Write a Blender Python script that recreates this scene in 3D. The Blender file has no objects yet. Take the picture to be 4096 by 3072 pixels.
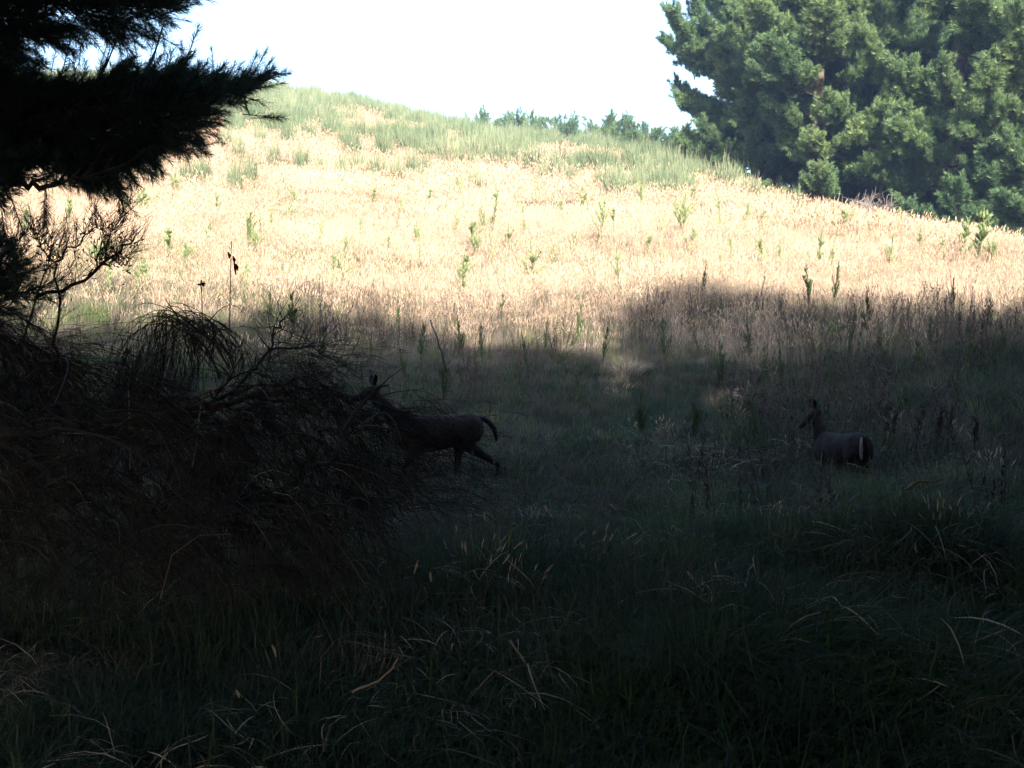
import bpy, math, random
import numpy as np
from mathutils import Vector, Matrix

R = math.radians
rng = np.random.default_rng(7)
random.seed(7)
SC = bpy.context.scene
COL = SC.collection

# ------------------------------------------------------------------ camera
F = 1098.0                     # focal length in pixels at 1024 x 768
CAMZ = 1.3
PITCH = math.atan(16.0 / F)
cd = bpy.data.cameras.new('camera'); cam = bpy.data.objects.new('camera', cd); COL.objects.link(cam)
cam.location = (0, 0, CAMZ); cam.rotation_euler = (R(90) + PITCH, 0, 0)
cd.sensor_width = 36; cd.lens = 36 * F / 1024; cd.clip_end = 4000; cd.clip_start = 0.05
SC.camera = cam

# ------------------------------------------------------------------ sky, sun, exposure
SUN_AZ, SUN_EL = R(12), R(28)          # behind the camera, to its right
SUNV = np.array([math.sin(SUN_AZ) * math.cos(SUN_EL), -math.cos(SUN_AZ) * math.cos(SUN_EL), math.sin(SUN_EL)])
w = bpy.data.worlds.new('World'); SC.world = w; w.use_nodes = True
nt = w.node_tree; bg = nt.nodes['Background']
sky = nt.nodes.new('ShaderNodeTexSky'); sky.sky_type = 'NISHITA'; sky.sun_disc = False
sky.sun_elevation = SUN_EL; sky.sun_rotation = math.atan2(SUNV[0], SUNV[1])
sky.air_density = 1.3; sky.dust_density = 4.0; sky.ozone_density = 3.0
nt.links.new(sky.outputs[0], bg.inputs[0]); bg.inputs[1].default_value = 0.15
sl = bpy.data.lights.new('sun', 'SUN'); sl.energy = 5.0; sl.angle = R(0.53); sl.color = (1.0, 0.93, 0.82)
so = bpy.data.objects.new('sun', sl); COL.objects.link(so)
so.rotation_euler = Vector(SUNV).to_track_quat('Z', 'Y').to_euler()
SC.view_settings.view_transform = 'Standard'; SC.view_settings.look = 'None'
SC.view_settings.gamma = 1; SC.view_settings.exposure = 2.15
SC.cycles.use_denoising = True
SC.cycles.max_bounces = 3; SC.cycles.diffuse_bounces = 1; SC.cycles.transmission_bounces = 2
SC.cycles.volume_bounces = 0

# ------------------------------------------------------------------ numeric helpers
def ray(u, row):
    d = np.array([(u - 512) / F, 1.0, (384 - row) / F])
    c, s = math.cos(PITCH), math.sin(PITCH)
    return np.array([d[0], d[1] * c - d[2] * s, d[1] * s + d[2] * c])
def at(u, row, Y):
    d = ray(u, row); return np.array([0, 0, CAMZ]) + d * (Y / d[1])
def proj(p):
    p = np.atleast_2d(p); x, y, z = p[:, 0], p[:, 1], p[:, 2] - CAMZ
    c, s = math.cos(PITCH), math.sin(PITCH)
    yy = y * c + z * s; zz = -y * s + z * c
    yy = np.where(np.abs(yy) < 1e-3, 1e-3, yy)
    return 512 + F * x / yy, 384 - F * zz / yy, yy
def vnoise(x, y, scale, seed=0):
    x = np.asarray(x, float) / scale + 100 + seed * 17.3; y = np.asarray(y, float) / scale + 100 + seed * 9.1
    xi, yi = np.floor(x).astype(int), np.floor(y).astype(int); fx, fy = x - xi, y - yi
    fx = fx * fx * (3 - 2 * fx); fy = fy * fy * (3 - 2 * fy)
    def h(a, b):
        n = np.sin(a * 127.1 + b * 311.7 + seed * 74.7) * 43758.5453
        return n - np.floor(n)
    return (h(xi, yi) * (1 - fx) + h(xi + 1, yi) * fx) * (1 - fy) + (h(xi, yi + 1) * (1 - fx) + h(xi + 1, yi + 1) * fx) * fy

# ------------------------------------------------------------------ terrain height field
CR_U = [-500, -100, 0, 150, 280, 340, 400, 440, 512, 600, 690, 740, 800, 850, 900, 1024, 1300, 1800]
CR_ROW = [190, 120, 104, 92, 92, 98, 108, 120, 130, 137, 160, 178, 196, 208, 220, 240, 285, 330]
CR_D = [60, 85, 88, 90, 90, 88, 85, 83, 80, 72, 60, 54, 50, 47, 44, 38, 32, 26]
CR_ROW = [a_ + .72 / b_ * F for a_, b_ in zip(CR_ROW, CR_D)]      # leave room for the grass standing on the crest
TH = np.linspace(-80, 80, 161); RR = np.concatenate([np.linspace(0, 130, 391), [200, 400, 1000, 2600]])
tab = np.zeros((len(TH), len(RR)))
for i, t in enumerate(TH):
    u = 512 + F * math.tan(R(max(-62, min(62, t))))
    row = np.interp(u, CR_U, CR_ROW); D = np.interp(u, CR_U, CR_D)
    ct = math.cos(R(t if abs(t) < 62 else 62))
    D = D / max(ct, .6)
    zc = CAMZ + (400 - row) / F * D
    z22 = 2.7 if D > 45 else 2.9
    rs = [0, 4, 8, 12, 16, 22, D * .55 + 7, D * .8, D, D * 1.12, D * 1.5, D * 2.2, 400, 3000]
    lin = lambda q: z22 + (zc - z22) * ((q - 22) / (D - 22))
    zs = [0, 0, .08, .3, 1.0, z22, lin(D * .55 + 7) * .97, lin(D * .8) * 1.015, zc, zc + .3, zc - 4, zc - 12, 2, -20]
    zs = np.interp(RR, rs, zs)
    f = 1.0 if abs(t) < 45 else max(0.0, 1 - (abs(t) - 45) / 35.0)
    tab[i] = zs * (f * f * (3 - 2 * f))
k = np.exp(-np.linspace(-2, 2, 15) ** 2); k /= k.sum()
n0 = 391
pad = np.pad(tab[:, :n0], ((0, 0), (7, 7)), mode='edge')
sm = np.stack([np.convolve(r_, k, 'valid') for r_ in pad]); tab[:, :n0 - 8] = sm[:, :n0 - 8]
k2 = np.array([.06, .24, .4, .24, .06]); p2 = np.pad(tab, ((2, 2), (0, 0)), mode='edge')
tab = sum(k2[j] * p2[j:j + len(TH)] for j in range(5))
MOUNDS = [(at(930, 545, 6.6)[0], 6.6, .75, .34), (at(780, 560, 7.4)[0], 7.4, .9, .22), (at(560, 560, 6.2)[0], 6.2, .9, .16),
          (at(700, 660, 4.5)[0], 4.5, .7, .12), (at(860, 640, 4.8)[0], 4.8, .8, .14), (at(330, 560, 6.5)[0], 6.5, 1.0, .15)]
def H(x, y):
    x = np.asarray(x, float); y = np.asarray(y, float)
    r = np.hypot(x, y); th = np.degrees(np.arctan2(x, y))
    ti = np.clip((th + 80), 0, 159.999); a = ti.astype(int); fa = ti - a
    # radial index
    ri = np.interp(r, RR, np.arange(len(RR))); ri = np.clip(ri, 0, len(RR) - 1.001); b = ri.astype(int); fb = ri - b
    z = (tab[a, b] * (1 - fa) + tab[a + 1, b] * fa) * (1 - fb) + (tab[a, b + 1] * (1 - fa) + tab[a + 1, b + 1] * fa) * fb
    near = np.clip((r - 1) / 3, 0, 1)
    z = z + (vnoise(x, y, 1.3, 1) - .5) * .16 * near + (vnoise(x, y, .55, 2) - .5) * .07 * near
    z = z + (vnoise(x, y, 6, 3) - .5) * np.clip((r - 14) / 20, 0, 1) * .7
    for mx, my, mr, mh in MOUNDS:
        z = z + mh * np.exp(-((x - mx) ** 2 + (y - my) ** 2) / mr ** 2)
    return z
def hz(x, y): return float(H(np.array([x]), np.array([y]))[0])
def ground_at(u, row, rmin=2.0, rmax=130):
    d = ray(u, row); ys = np.concatenate([np.linspace(rmin, 30, 400), np.linspace(30.05, rmax, 1200)])
    P = np.array([0, 0, CAMZ]) + np.outer(ys / d[1], d)
    g = P[:, 2] - H(P[:, 0], P[:, 1]); idx = np.argmax(g < 0)
    if g[idx] >= 0:
        idx = int(np.argmin(np.where(ys > 20, g, 1e9)))
    x, y = P[idx, 0], P[idx, 1]
    return np.array([x, y, hz(x, y)])

# ------------------------------------------------------------------ materials
def mat(name, cols, rough=.9, trans=0.0, scale=3.0, noise_scale=None, bump=0.0, rnd=True, tint=None, spec=.2, fac_bias=0.0, edges=(.35, .65)):
    """cols: colours blended by per-piece random numbers and by soft noise over the place"""
    m = bpy.data.materials.new(name); m.use_nodes = True; t = m.node_tree; t.nodes.clear()
    N = t.nodes.new; L = t.links.new
    out = N('ShaderNodeOutputMaterial')
    ramp = N('ShaderNodeValToRGB'); els = ramp.color_ramp.elements
    while len(els) < len(cols): els.new(.5)
    for i, c in enumerate(cols):
        els[i].position = i / max(1, len(cols) - 1); els[i].color = (*c, 1)
    geo = N('ShaderNodeNewGeometry'); no = N('ShaderNodeTexNoise'); no.inputs['Scale'].default_value = 1.0 / scale
    no.inputs['Detail'].default_value = 3
    L(geo.outputs['Position'], no.inputs['Vector'])
    mr = N('ShaderNodeMapRange'); mr.inputs[1].default_value = edges[0]; mr.inputs[2].default_value = edges[1]
    L(no.outputs[0], mr.inputs[0])
    if rnd:
        at_ = N('ShaderNodeAttribute'); at_.attribute_name = 'rnd'; oi = N('ShaderNodeObjectInfo')
        a1 = N('ShaderNodeMath'); a1.operation = 'MULTIPLY_ADD'; a1.inputs[1].default_value = .5; L(at_.outputs['Fac'], a1.inputs[0])
        a2 = N('ShaderNodeMath'); a2.operation = 'MULTIPLY'; a2.inputs[1].default_value = .15; L(oi.outputs['Random'], a2.inputs[0]); L(a2.outputs[0], a1.inputs[2])
        a3 = N('ShaderNodeMath'); a3.operation = 'MULTIPLY_ADD'; a3.inputs[1].default_value = .35; L(mr.outputs[0], a3.inputs[0]); L(a1.outputs[0], a3.inputs[2])
        fac = a3.outputs[0]
    else: fac = mr.outputs[0]
    L(fac, ramp.inputs[0]); colo = ramp.outputs[0]
    bs = N('ShaderNodeBsdfPrincipled'); bs.inputs['Roughness'].default_value = rough; bs.inputs['Specular IOR Level'].default_value = spec
    L(colo, bs.inputs['Base Color'])
    if bump:
        nb = N('ShaderNodeTexNoise'); nb.inputs['Scale'].default_value = noise_scale or 20; nb.inputs['Detail'].default_value = 6
        L(geo.outputs['Position'], nb.inputs['Vector']); bu = N('ShaderNodeBump'); bu.inputs['Strength'].default_value = bump; bu.inputs['Distance'].default_value = .05
        L(nb.outputs[0], bu.inputs['Height']); L(bu.outputs[0], bs.inputs['Normal'])
    if trans:
        tr = N('ShaderNodeBsdfTranslucent'); L(colo, tr.inputs[0]); mx = N('ShaderNodeMixShader'); mx.inputs[0].default_value = trans
        L(bs.outputs[0], mx.inputs[1]); L(tr.outputs[0], mx.inputs[2]); L(mx.outputs[0], out.inputs[0])
    else: L(bs.outputs[0], out.inputs[0])
    return m
M = {}
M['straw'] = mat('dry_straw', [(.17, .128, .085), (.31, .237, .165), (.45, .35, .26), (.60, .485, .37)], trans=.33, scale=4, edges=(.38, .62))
M['seed'] = mat('seed_heads', [(.32, .21, .14), (.46, .33, .23), (.58, .45, .31)], trans=.35, scale=3)
M['green'] = mat('green_grass', [(.016, .034, .021), (.028, .055, .032), (.045, .078, .044), (.085, .10, .075)], trans=.3, scale=1.6)  # blue cast of the shade mixed into the blade colours
M['palegreen'] = mat('olive_grass', [(.05, .09, .02), (.10, .14, .05), (.22, .21, .10)], trans=.35, scale=2.5)
M['fresh'] = mat('fresh_grass', [(.016, .045, .010), (.03, .075, .016), (.05, .10, .025)], trans=.3, scale=1.2)
M['thatch'] = mat('brown_thatch', [(.04, .032, .024), (.08, .062, .045), (.14, .11, .085)], trans=.15, scale=.8)
M['weed'] = mat('dead_weed_stalks', [(.03, .024, .02), (.06, .047, .038), (.11, .09, .072)], scale=1)
M['brown'] = mat('dull_brown_grass', [(.05, .042, .034), (.09, .075, .06), (.14, .115, .095), (.2, .17, .14)], trans=.25, scale=1.2)
M['dead'] = mat('dead_pale_blades', [(.16, .12, .09), (.34, .29, .24), (.5, .46, .42)], trans=.2, scale=1.0)
M['ground'] = mat('grassy_soil', [(.02, .022, .010), (.05, .042, .024), (.12, .095, .06)], rnd=False, scale=2.5, bump=.6)
M['needle'] = mat('pine_needles', [(.026, .048, .030), (.042, .072, .045), (.062, .10, .058)], trans=.15, scale=1.5, rough=.6, spec=.3)  # a little of the shade's blue is put into the needle colours
M['needle_lit'] = mat('lit_pine_foliage', [(.032, .075, .038), (.065, .125, .055), (.125, .19, .072), (.21, .245, .085)], trans=.35, scale=5, rough=.65, spec=.3)  # brighter copy of the pine needles with sunlight put into its colours
M['needle_far'] = mat('far_pine_foliage', [(.04, .08, .04), (.07, .12, .06), (.09, .14, .07)], trans=.2, scale=5)
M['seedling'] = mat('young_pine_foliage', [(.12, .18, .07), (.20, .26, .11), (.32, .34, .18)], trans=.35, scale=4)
M['seedling_shade'] = mat('shaded_young_pine_foliage', [(.03, .05, .022), (.05, .08, .03), (.08, .11, .05)], trans=.2, scale=4)  # darker copy of the young pine foliage, shade put into its colours
M['broom'] = mat('broom_stems', [(.055, .085, .045), (.10, .14, .075), (.16, .19, .11), (.28, .26, .16)], trans=.3, scale=4)
M['bark'] = mat('pine_bark', [(.05, .035, .028), (.10, .075, .055), (.16, .13, .10)], rnd=False, scale=.3, bump=.8)
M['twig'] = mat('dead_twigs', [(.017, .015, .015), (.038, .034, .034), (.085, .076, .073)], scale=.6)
M['paletwig'] = mat('pale_twigs', [(.10, .085, .075), (.20, .17, .15), (.31, .28, .25)], scale=.4)
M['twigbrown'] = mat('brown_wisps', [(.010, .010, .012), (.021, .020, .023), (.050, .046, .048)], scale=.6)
M['orange'] = mat('broken_branch_wood', [(.12, .075, .04), (.22, .14, .08)], rnd=False, scale=.1, bump=.4)
M['rock'] = mat('pale_rock', [(.3, .29, .27), (.5, .48, .45)], rnd=False, scale=.2, bump=.5)

# ------------------------------------------------------------------ mesh helpers
def bez(p0, p1, p2, n=7):
    t = np.linspace(0, 1, n)[:, None]; return (1 - t) ** 2 * np.asarray(p0) + 2 * t * (1 - t) * np.asarray(p1) + t ** 2 * np.asarray(p2)
class MB:
    def __init__(s): s.v = []; s.f3 = []; s.f4 = []; s.r3 = []; s.r4 = []; s.m3 = []; s.m4 = []; s.n = 0
    def add(s, v, quads=None, tris=None, rnd=0.5, m=0):
        v = np.asarray(v, np.float32).reshape(-1, 3); s.v.append(v)
        if quads is not None and len(quads):
            q = np.asarray(quads) + s.n; s.f4.append(q); s.r4.append(np.full(len(q), rnd)); s.m4.append(np.full(len(q), m))
        if tris is not None and len(tris):
            q = np.asarray(tris) + s.n; s.f3.append(q); s.r3.append(np.full(len(q), rnd)); s.m3.append(np.full(len(q), m))
        s.n += len(v)
    def strips(s, P, W, rnd, m=0):
        """P: (n, k, 3) centre lines; W: (n, k, 3) half-width vectors (last tapers to a point)"""
        n, k, _ = P.shape
        a = P - W; b = P + W; v = np.stack([a, b], 2).reshape(n, k * 2, 3)
        base = (np.arange(n) * k * 2)[:, None]
        qs = []
        for j in range(k - 1):
            qs.append(np.stack([base[:, 0] + 2 * j, base[:, 0] + 2 * j + 1, base[:, 0] + 2 * j + 3, base[:, 0] + 2 * j + 2], 1))
        q = np.stack(qs, 1).reshape(-1, 4)
        s.v.append(v.reshape(-1, 3).astype(np.float32)); s.f4.append(q + s.n); s.r4.append(np.repeat(rnd, k - 1)); s.m4.append(np.full(len(q), m)); s.n += n * k * 2
    def tube(s, pts, rad, sides=5, rnd=.5, m=0, cap=True):
        pts = np.asarray(pts, float); k = len(pts); rad = np.broadcast_to(np.asarray(rad, float), (k,))
        T = np.gradient(pts, axis=0); T /= np.linalg.norm(T, axis=1, keepdims=True) + 1e-9
        up = np.array([0.13, 0.21, 1.0]) if abs(T[0, 2]) < .9 else np.array([1.0, .1, 0])
        A = np.cross(T, up); A /= np.linalg.norm(A, axis=1, keepdims=True) + 1e-9; B = np.cross(T, A)
        an = np.linspace(0, 2 * np.pi, sides, endpoint=False)
        v = pts[:, None] + rad[:, None, None] * (A[:, None] * np.cos(an)[None, :, None] + B[:, None] * np.sin(an)[None, :, None])
        q = []
        for i in range(k - 1):
            for j in range(sides):
                j2 = (j + 1) % sides; q.append((i * sides + j, i * sides + j2, (i + 1) * sides + j2, (i + 1) * sides + j))
        vv = v.reshape(-1, 3); tr = []
        if cap:
            vv = np.vstack([vv, pts[0], pts[-1]]); c0, c1 = k * sides, k * sides + 1
            for j in range(sides):
                j2 = (j + 1) % sides; tr.append((c0, j2, j)); tr.append((c1, (k - 1) * sides + j, (k - 1) * sides + j2))
        s.add(vv, q, tr, rnd, m)
    def mesh(s, name, mats, smooth=False):
        me = bpy.data.meshes.new(name); V = np.concatenate(s.v)
        f4 = np.concatenate(s.f4) if s.f4 else np.zeros((0, 4), int); f3 = np.concatenate(s.f3) if s.f3 else np.zeros((0, 3), int)
        me.vertices.add(len(V)); me.vertices.foreach_set('co', V.astype(np.float32).ravel())
        nl = len(f4) * 4 + len(f3) * 3; me.loops.add(nl); me.polygons.add(len(f4) + len(f3))
        me.loops.foreach_set('vertex_index', np.concatenate([f4.ravel(), f3.ravel()]).astype(np.int32))
        me.polygons.foreach_set('loop_start', np.concatenate([np.arange(len(f4)) * 4, len(f4) * 4 + np.arange(len(f3)) * 3]).astype(np.int32))
        mi = np.concatenate(s.m4 + s.m3).astype(np.int32); me.polygons.foreach_set('material_index', mi)
        if smooth: me.polygons.foreach_set('use_smooth', np.ones(len(mi), bool))
        a = me.attributes.new('rnd', 'FLOAT', 'FACE'); a.data.foreach_set('value', np.concatenate(s.r4 + s.r3).astype(np.float32))
        for m_ in mats: me.materials.append(m_)
        me.update(calc_edges=True); return me
def tag(o, label=None, cat=None, group=None, kind=None):
    if label: o['label'] = label
    if cat: o['category'] = cat
    if group: o['group'] = group
    if kind: o['kind'] = kind
    return o
def obj(name, me, parent=None, loc=None, link=True):
    o = bpy.data.objects.new(name, me)
    if link: COL.objects.link(o)
    if parent is not None: o.parent = parent
    if loc is not None: o.location = loc
    return o
def empty(name, loc):
    o = bpy.data.objects.new(name, None); COL.objects.link(o); o.location = loc; o.empty_display_size = .2; return o
def copy_thing(o, loc, rz, sc):
    c = o.copy(); COL.objects.link(c); c.location = loc; c.rotation_euler = (0, 0, rz); c.scale = sc
    for ch in list(o.children):
        d = ch.copy(); COL.objects.link(d); d.parent = c
    return c

def scatter(name, P, rot, scl, idx, variants, parent=None):
    """one object whose points carry copies of small clump meshes"""
    me = bpy.data.meshes.new(name); me.vertices.add(len(P)); me.vertices.foreach_set('co', np.asarray(P, np.float32).ravel())
    a = me.attributes.new('rotv', 'FLOAT_VECTOR', 'POINT'); a.data.foreach_set('vector', np.asarray(rot, np.float32).ravel())
    a = me.attributes.new('scl', 'FLOAT_VECTOR', 'POINT')
    scl = np.asarray(scl, np.float32); scl = np.repeat(scl[:, None], 3, 1) if scl.ndim == 1 else scl
    a.data.foreach_set('vector', scl.ravel())
    a = me.attributes.new('pick', 'INT', 'POINT'); a.data.foreach_set('value', np.asarray(idx, np.int32))
    o = obj(name, me, parent)
    g = bpy.data.node_groups.new(name + '_nodes', 'GeometryNodeTree')
    g.interface.new_socket('Geometry', in_out='INPUT', socket_type='NodeSocketGeometry')
    g.interface.new_socket('Geometry', in_out='OUTPUT', socket_type='NodeSocketGeometry')
    N = g.nodes.new; L = g.links.new
    gi = N('NodeGroupInput'); go = N('NodeGroupOutput'); jn = N('GeometryNodeJoinGeometry')
    for v in variants:
        oi = N('GeometryNodeObjectInfo'); oi.inputs['Object'].default_value = v; oi.inputs['As Instance'].default_value = False
        ti = N('GeometryNodeGeometryToInstance'); L(oi.outputs['Geometry'], ti.inputs[0]); L(ti.outputs[0], jn.inputs[0])
    ip = N('GeometryNodeInstanceOnPoints'); ip.inputs['Pick Instance'].default_value = True
    def attr(nm, ty):
        n = N('GeometryNodeInputNamedAttribute'); n.data_type = ty; n.inputs['Name'].default_value = nm; return n.outputs[0]
    er = N('FunctionNodeEulerToRotation'); L(attr('rotv', 'FLOAT_VECTOR'), er.inputs[0])
    L(gi.outputs[0], ip.inputs['Points']); L(jn.outputs[0], ip.inputs['Instance']); L(attr('pick', 'INT'), ip.inputs['Instance Index'])
    L(er.outputs[0], ip.inputs['Rotation']); L(attr('scl', 'FLOAT_VECTOR'), ip.inputs['Scale']); L(ip.outputs[0], go.inputs[0])
    md = o.modifiers.new('scatter', 'NODES'); md.node_group = g
    return o
def dir_euler(D, roll=None):
    """euler angles turning +Z to each direction D"""
    D = np.asarray(D, float); D = D / (np.linalg.norm(D, axis=1, keepdims=True) + 1e-9)
    th = np.arccos(np.clip(D[:, 2], -1, 1)); ph = np.arctan2(D[:, 1], D[:, 0])
    out = np.stack([np.zeros(len(D)), th, ph], 1)
    return out

# ------------------------------------------------------------------ clump meshes
def blades(mb, n, h, spread, width, lean, seg=4, m=0, droop=.35, hvar=.35, r=None, wind=(0.25, 0.0)):
    r = r or rng
    a = r.uniform(0, 2 * np.pi, n); rad = spread * np.sqrt(r.uniform(0, 1, n))
    base = np.stack([rad * np.cos(a), rad * np.sin(a), np.full(n, -.04)], 1)
    hh = h * (1 - hvar * r.uniform(0, 1, n)); az = a + r.normal(0, .9, n); le = np.abs(r.normal(lean, lean * .5, n))
    D = np.stack([np.cos(az) * le + wind[0] * le, np.sin(az) * le + wind[1] * le, np.zeros(n)], 1)
    t = np.linspace(0, 1, seg)
    P = base[:, None] + hh[:, None, None] * (D[:, None] * (t ** 1.8)[None, :, None]); P[:, :, 2] += hh[:, None] * (t - droop * le[:, None] * t ** 3)
    pa = az + np.pi / 2 + r.normal(0, .5, n); W = np.stack([np.cos(pa), np.sin(pa), np.zeros(n)], 1) * width / 2
    tw = np.clip(1.0 - t ** 2.2, .12, 1)
    mb.strips(P, W[:, None] * tw[None, :, None], r.uniform(0, 1, n), m)
    return P
def straw_clump(seed, h=.62, n=34, width=.006, heads=True, spread=.2, mats=('straw', 'seed')):
    r = np.random.default_rng(seed); mb = MB()
    blades(mb, n, h * .62, spread, width, .45, r=r)
    P = blades(mb, n // 2, h * 1.0, spread, width * .55, .28, seg=5, r=r, hvar=.3)
    if heads:
        tip = P[:, -1]; d = P[:, -1] - P[:, -2]; d /= np.linalg.norm(d, axis=1, keepdims=True)
        nn = len(tip); k = 3
        for q in range(2):
            L = r.uniform(.05, .10, nn)[:, None]
            off = r.normal(0, .35, (nn, 3)); dd = d + off * .5
            PP = np.stack([tip - dd * L * .4, tip + dd * L * .15, tip + dd * L * .7], 1)
            an = r.uniform(0, 6.28, nn); W = np.stack([np.cos(an), np.sin(an), np.zeros(nn)], 1) * width * 1.0
            mb.strips(PP, W[:, None] * np.array([.4, 1, .15])[None, :, None], r.uniform(0, 1, nn), 1)
    return obj('clump', mb.mesh('clump', [M[x] for x in mats]), link=False)
def green_clump(seed, h=.3, n=46, width=.006, m='green', lean=.75, spread=.16):
    r = np.random.default_rng(seed); mb = MB()
    blades(mb, n, h, spread, width, lean, r=r, droop=.45, hvar=.6)
    return obj('clump', mb.mesh('clump', [M[m]]), link=False)
def flat_clump(seed, m='dead'):
    """fallen dead blades lying in a tangle"""
    r = np.random.default_rng(seed); mb = MB(); n = 16
    a = r.uniform(0, 6.28, n); L = r.uniform(.08, .4, n); c = r.normal(0, .15, (n, 3)); c[:, 2] = r.uniform(.03, .2, n)
    t = np.linspace(-.5, .5, 5); cur = r.normal(0, .5, n)
    P = c[:, None] + np.stack([np.cos(a)[:, None] * t * L[:, None] - np.sin(a)[:, None] * cur[:, None] * t ** 2 * L[:, None],
                               np.sin(a)[:, None] * t * L[:, None] + np.cos(a)[:, None] * cur[:, None] * t ** 2 * L[:, None],
                               (-(t ** 2) * .5 * L[:, None] + r.normal(0, .2, n)[:, None] * t * L[:, None])], 2)
    W = np.stack([-np.sin(a), np.cos(a), r.normal(0, .4, n)], 1) * r.uniform(.001, .0035, n)[:, None]
    mb.strips(P, W[:, None] * np.array([.4, 1, 1, .8, .2])[None, :, None], r.uniform(0, 1, n))
    return obj('clump', mb.mesh('clump', [M[m]]), link=False)
def tuft(seed, n=110, L=.30, nl=.12, width=.0036, m='needle', sp=.9, stem=True):
    """a pine shoot along +Z with needles splayed forward"""
    r = np.random.default_rng(seed); mb = MB()
    t = r.uniform(.0, 1, n) ** .8; a = r.uniform(0, 6.28, n); tilt = r.uniform(.45, sp + .25, n) * (1.15 - .55 * t)
    base = np.stack([np.zeros(n), np.zeros(n), t * L], 1)
    d = np.stack([np.cos(a) * np.sin(tilt), np.sin(a) * np.sin(tilt), np.cos(tilt)], 1)
    ln = nl * r.uniform(.7, 1.1, n)
    dr = np.stack([np.zeros(n), np.zeros(n), -.08 * ln], 1)
    P = np.stack([base, base + d * ln[:, None] * .55 + r.normal(0, .004, (n, 3)), base + d * ln[:, None] + dr], 1)
    an = r.uniform(0, 6.28, n); W = np.cross(d, np.stack([np.cos(an), np.sin(an), np.sin(an * 2)], 1)); W /= np.linalg.norm(W, axis=1, keepdims=True) + 1e-9
    mb.strips(P, W[:, None] * np.array([1, 1, .25])[None, :, None] * width / 2, r.uniform(0, 1, n))
    if stem: mb.tube([(0, 0, -.08), (0, 0, L * .9)], [.006, .003], 3, .1, 1)
    return obj('clump', mb.mesh('clump', [M[m], M['twig']]), link=False)
STRAW = [straw_clump(s) for s in range(5)]
STRAWF = [straw_clump(20 + s, n=26, width=.012, h=.5, spread=.3) for s in range(4)]
GREEN = [green_clump(40 + s) for s in range(4)]
BROWN = [green_clump(55 + s, h=.42, m='brown', lean=.5, n=44, width=.005) for s in range(3)]
OLIVE = [green_clump(50 + s, h=.42, m='palegreen', lean=.5, n=40, width=.007) for s in range(3)]
FRESH = [green_clump(45 + s, m='fresh', h=.26, lean=1.0, width=.005) for s in range(3)]
THATCH = [flat_clump(65 + s, 'thatch') for s in range(3)]
FLAT = [flat_clump(60 + s) for s in range(4)]
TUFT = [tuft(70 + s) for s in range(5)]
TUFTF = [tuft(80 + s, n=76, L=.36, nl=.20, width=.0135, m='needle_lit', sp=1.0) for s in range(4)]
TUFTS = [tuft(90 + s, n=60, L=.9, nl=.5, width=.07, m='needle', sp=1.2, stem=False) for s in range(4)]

# ------------------------------------------------------------------ ground
def build_ground():
    thv = np.radians(np.concatenate([np.linspace(-180, -50, 53)[:-1], np.linspace(-50, 50, 301), np.linspace(50, 180, 53)[1:-1]]))
    rv = np.concatenate([[0.0], np.linspace(.3, 14, 120), np.geomspace(14.2, 120, 200), np.geomspace(125, 2500, 24)])
    Tt, Rr = np.meshgrid(thv, rv[1:], indexing='ij'); X = Rr * np.sin(Tt); Y = Rr * np.cos(Tt); Z = H(X, Y)
    nt_, nr = X.shape; v = np.stack([X, Y, Z], 2).reshape(-1, 3); v = np.vstack([v, [0, 0, hz(0, 0)]])
    i = np.arange(nt_); i2 = (i + 1) % nt_
    q = []
    for j in range(nr - 1): q.append(np.stack([i * nr + j, i2 * nr + j, i2 * nr + j + 1, i * nr + j + 1], 1)[:, ::-1])
    c = nt_ * nr; tr = np.stack([np.full(nt_, c), i2 * nr, i * nr], 1)[:, ::-1]
    mb = MB(); mb.add(v, np.concatenate(q), tr); o = obj('ground', mb.mesh('ground', [M['ground']], True)); tag(o, kind='structure')
build_ground()

# shadow edge read from the photograph (rows at 1024 x 768)
SH_U = [-400, 0, 60, 130, 200, 240, 300, 380, 450, 520, 570, 605, 625, 640, 655, 680, 720, 760, 800, 850, 900, 1024, 1400]
SH_R = [350, 345, 333, 330, 322, 312, 313, 320, 331, 345, 352, 362, 372, 340, 312, 296, 290, 296, 306, 314, 318, 324, 340]
def wedge(n, r0, r1, p=1.0, ang=29):
    a = np.radians(rng.uniform(-ang, ang, n)); q = rng.uniform(0, 1, n)
    r = np.sqrt(r0 ** 2 + (r1 ** 2 - r0 ** 2) * q ** p); return r * np.sin(a), r * np.cos(a)
def crest_d(x, y):
    u = 512 + F * x / np.maximum(y, .1); return np.interp(u, CR_U, CR_D)
def grass_field(name, label, cat, variants, n, r0, r1, keep, smin, smax, p=1.0, tilt=.15, ang=29):
    x, y = wedge(n, r0, r1, p, ang); kk = keep(x, y); x, y = x[kk], y[kk]
    nn = len(x); P = np.stack([x, y, H(x, y)], 1)
    rot = np.stack([rng.normal(0, tilt, nn), rng.normal(0, tilt, nn), rng.uniform(0, 6.28, nn)], 1)
    # grass leans mostly one way, so keep the turn small
    rot[:, 2] = rng.normal(0, .9, nn)
    s = rng.uniform(smin, smax, nn) * (.6 + .45 * vnoise(x, y, 2.5, 9) + .4 * vnoise(x, y, 7, 10))
    o = scatter(name, P, rot, s, rng.integers(0, len(variants), nn), variants); tag(o, label, cat, kind='stuff'); return o
def edge_row(x, y):
    u, r_, _ = proj(np.stack([x, y, H(x, y)], 1)); return np.interp(u, SH_U, SH_R), r_, u
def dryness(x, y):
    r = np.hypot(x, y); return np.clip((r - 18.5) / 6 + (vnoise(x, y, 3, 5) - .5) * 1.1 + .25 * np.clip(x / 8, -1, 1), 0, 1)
U = lambda n: rng.uniform(0, 1, n)
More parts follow.
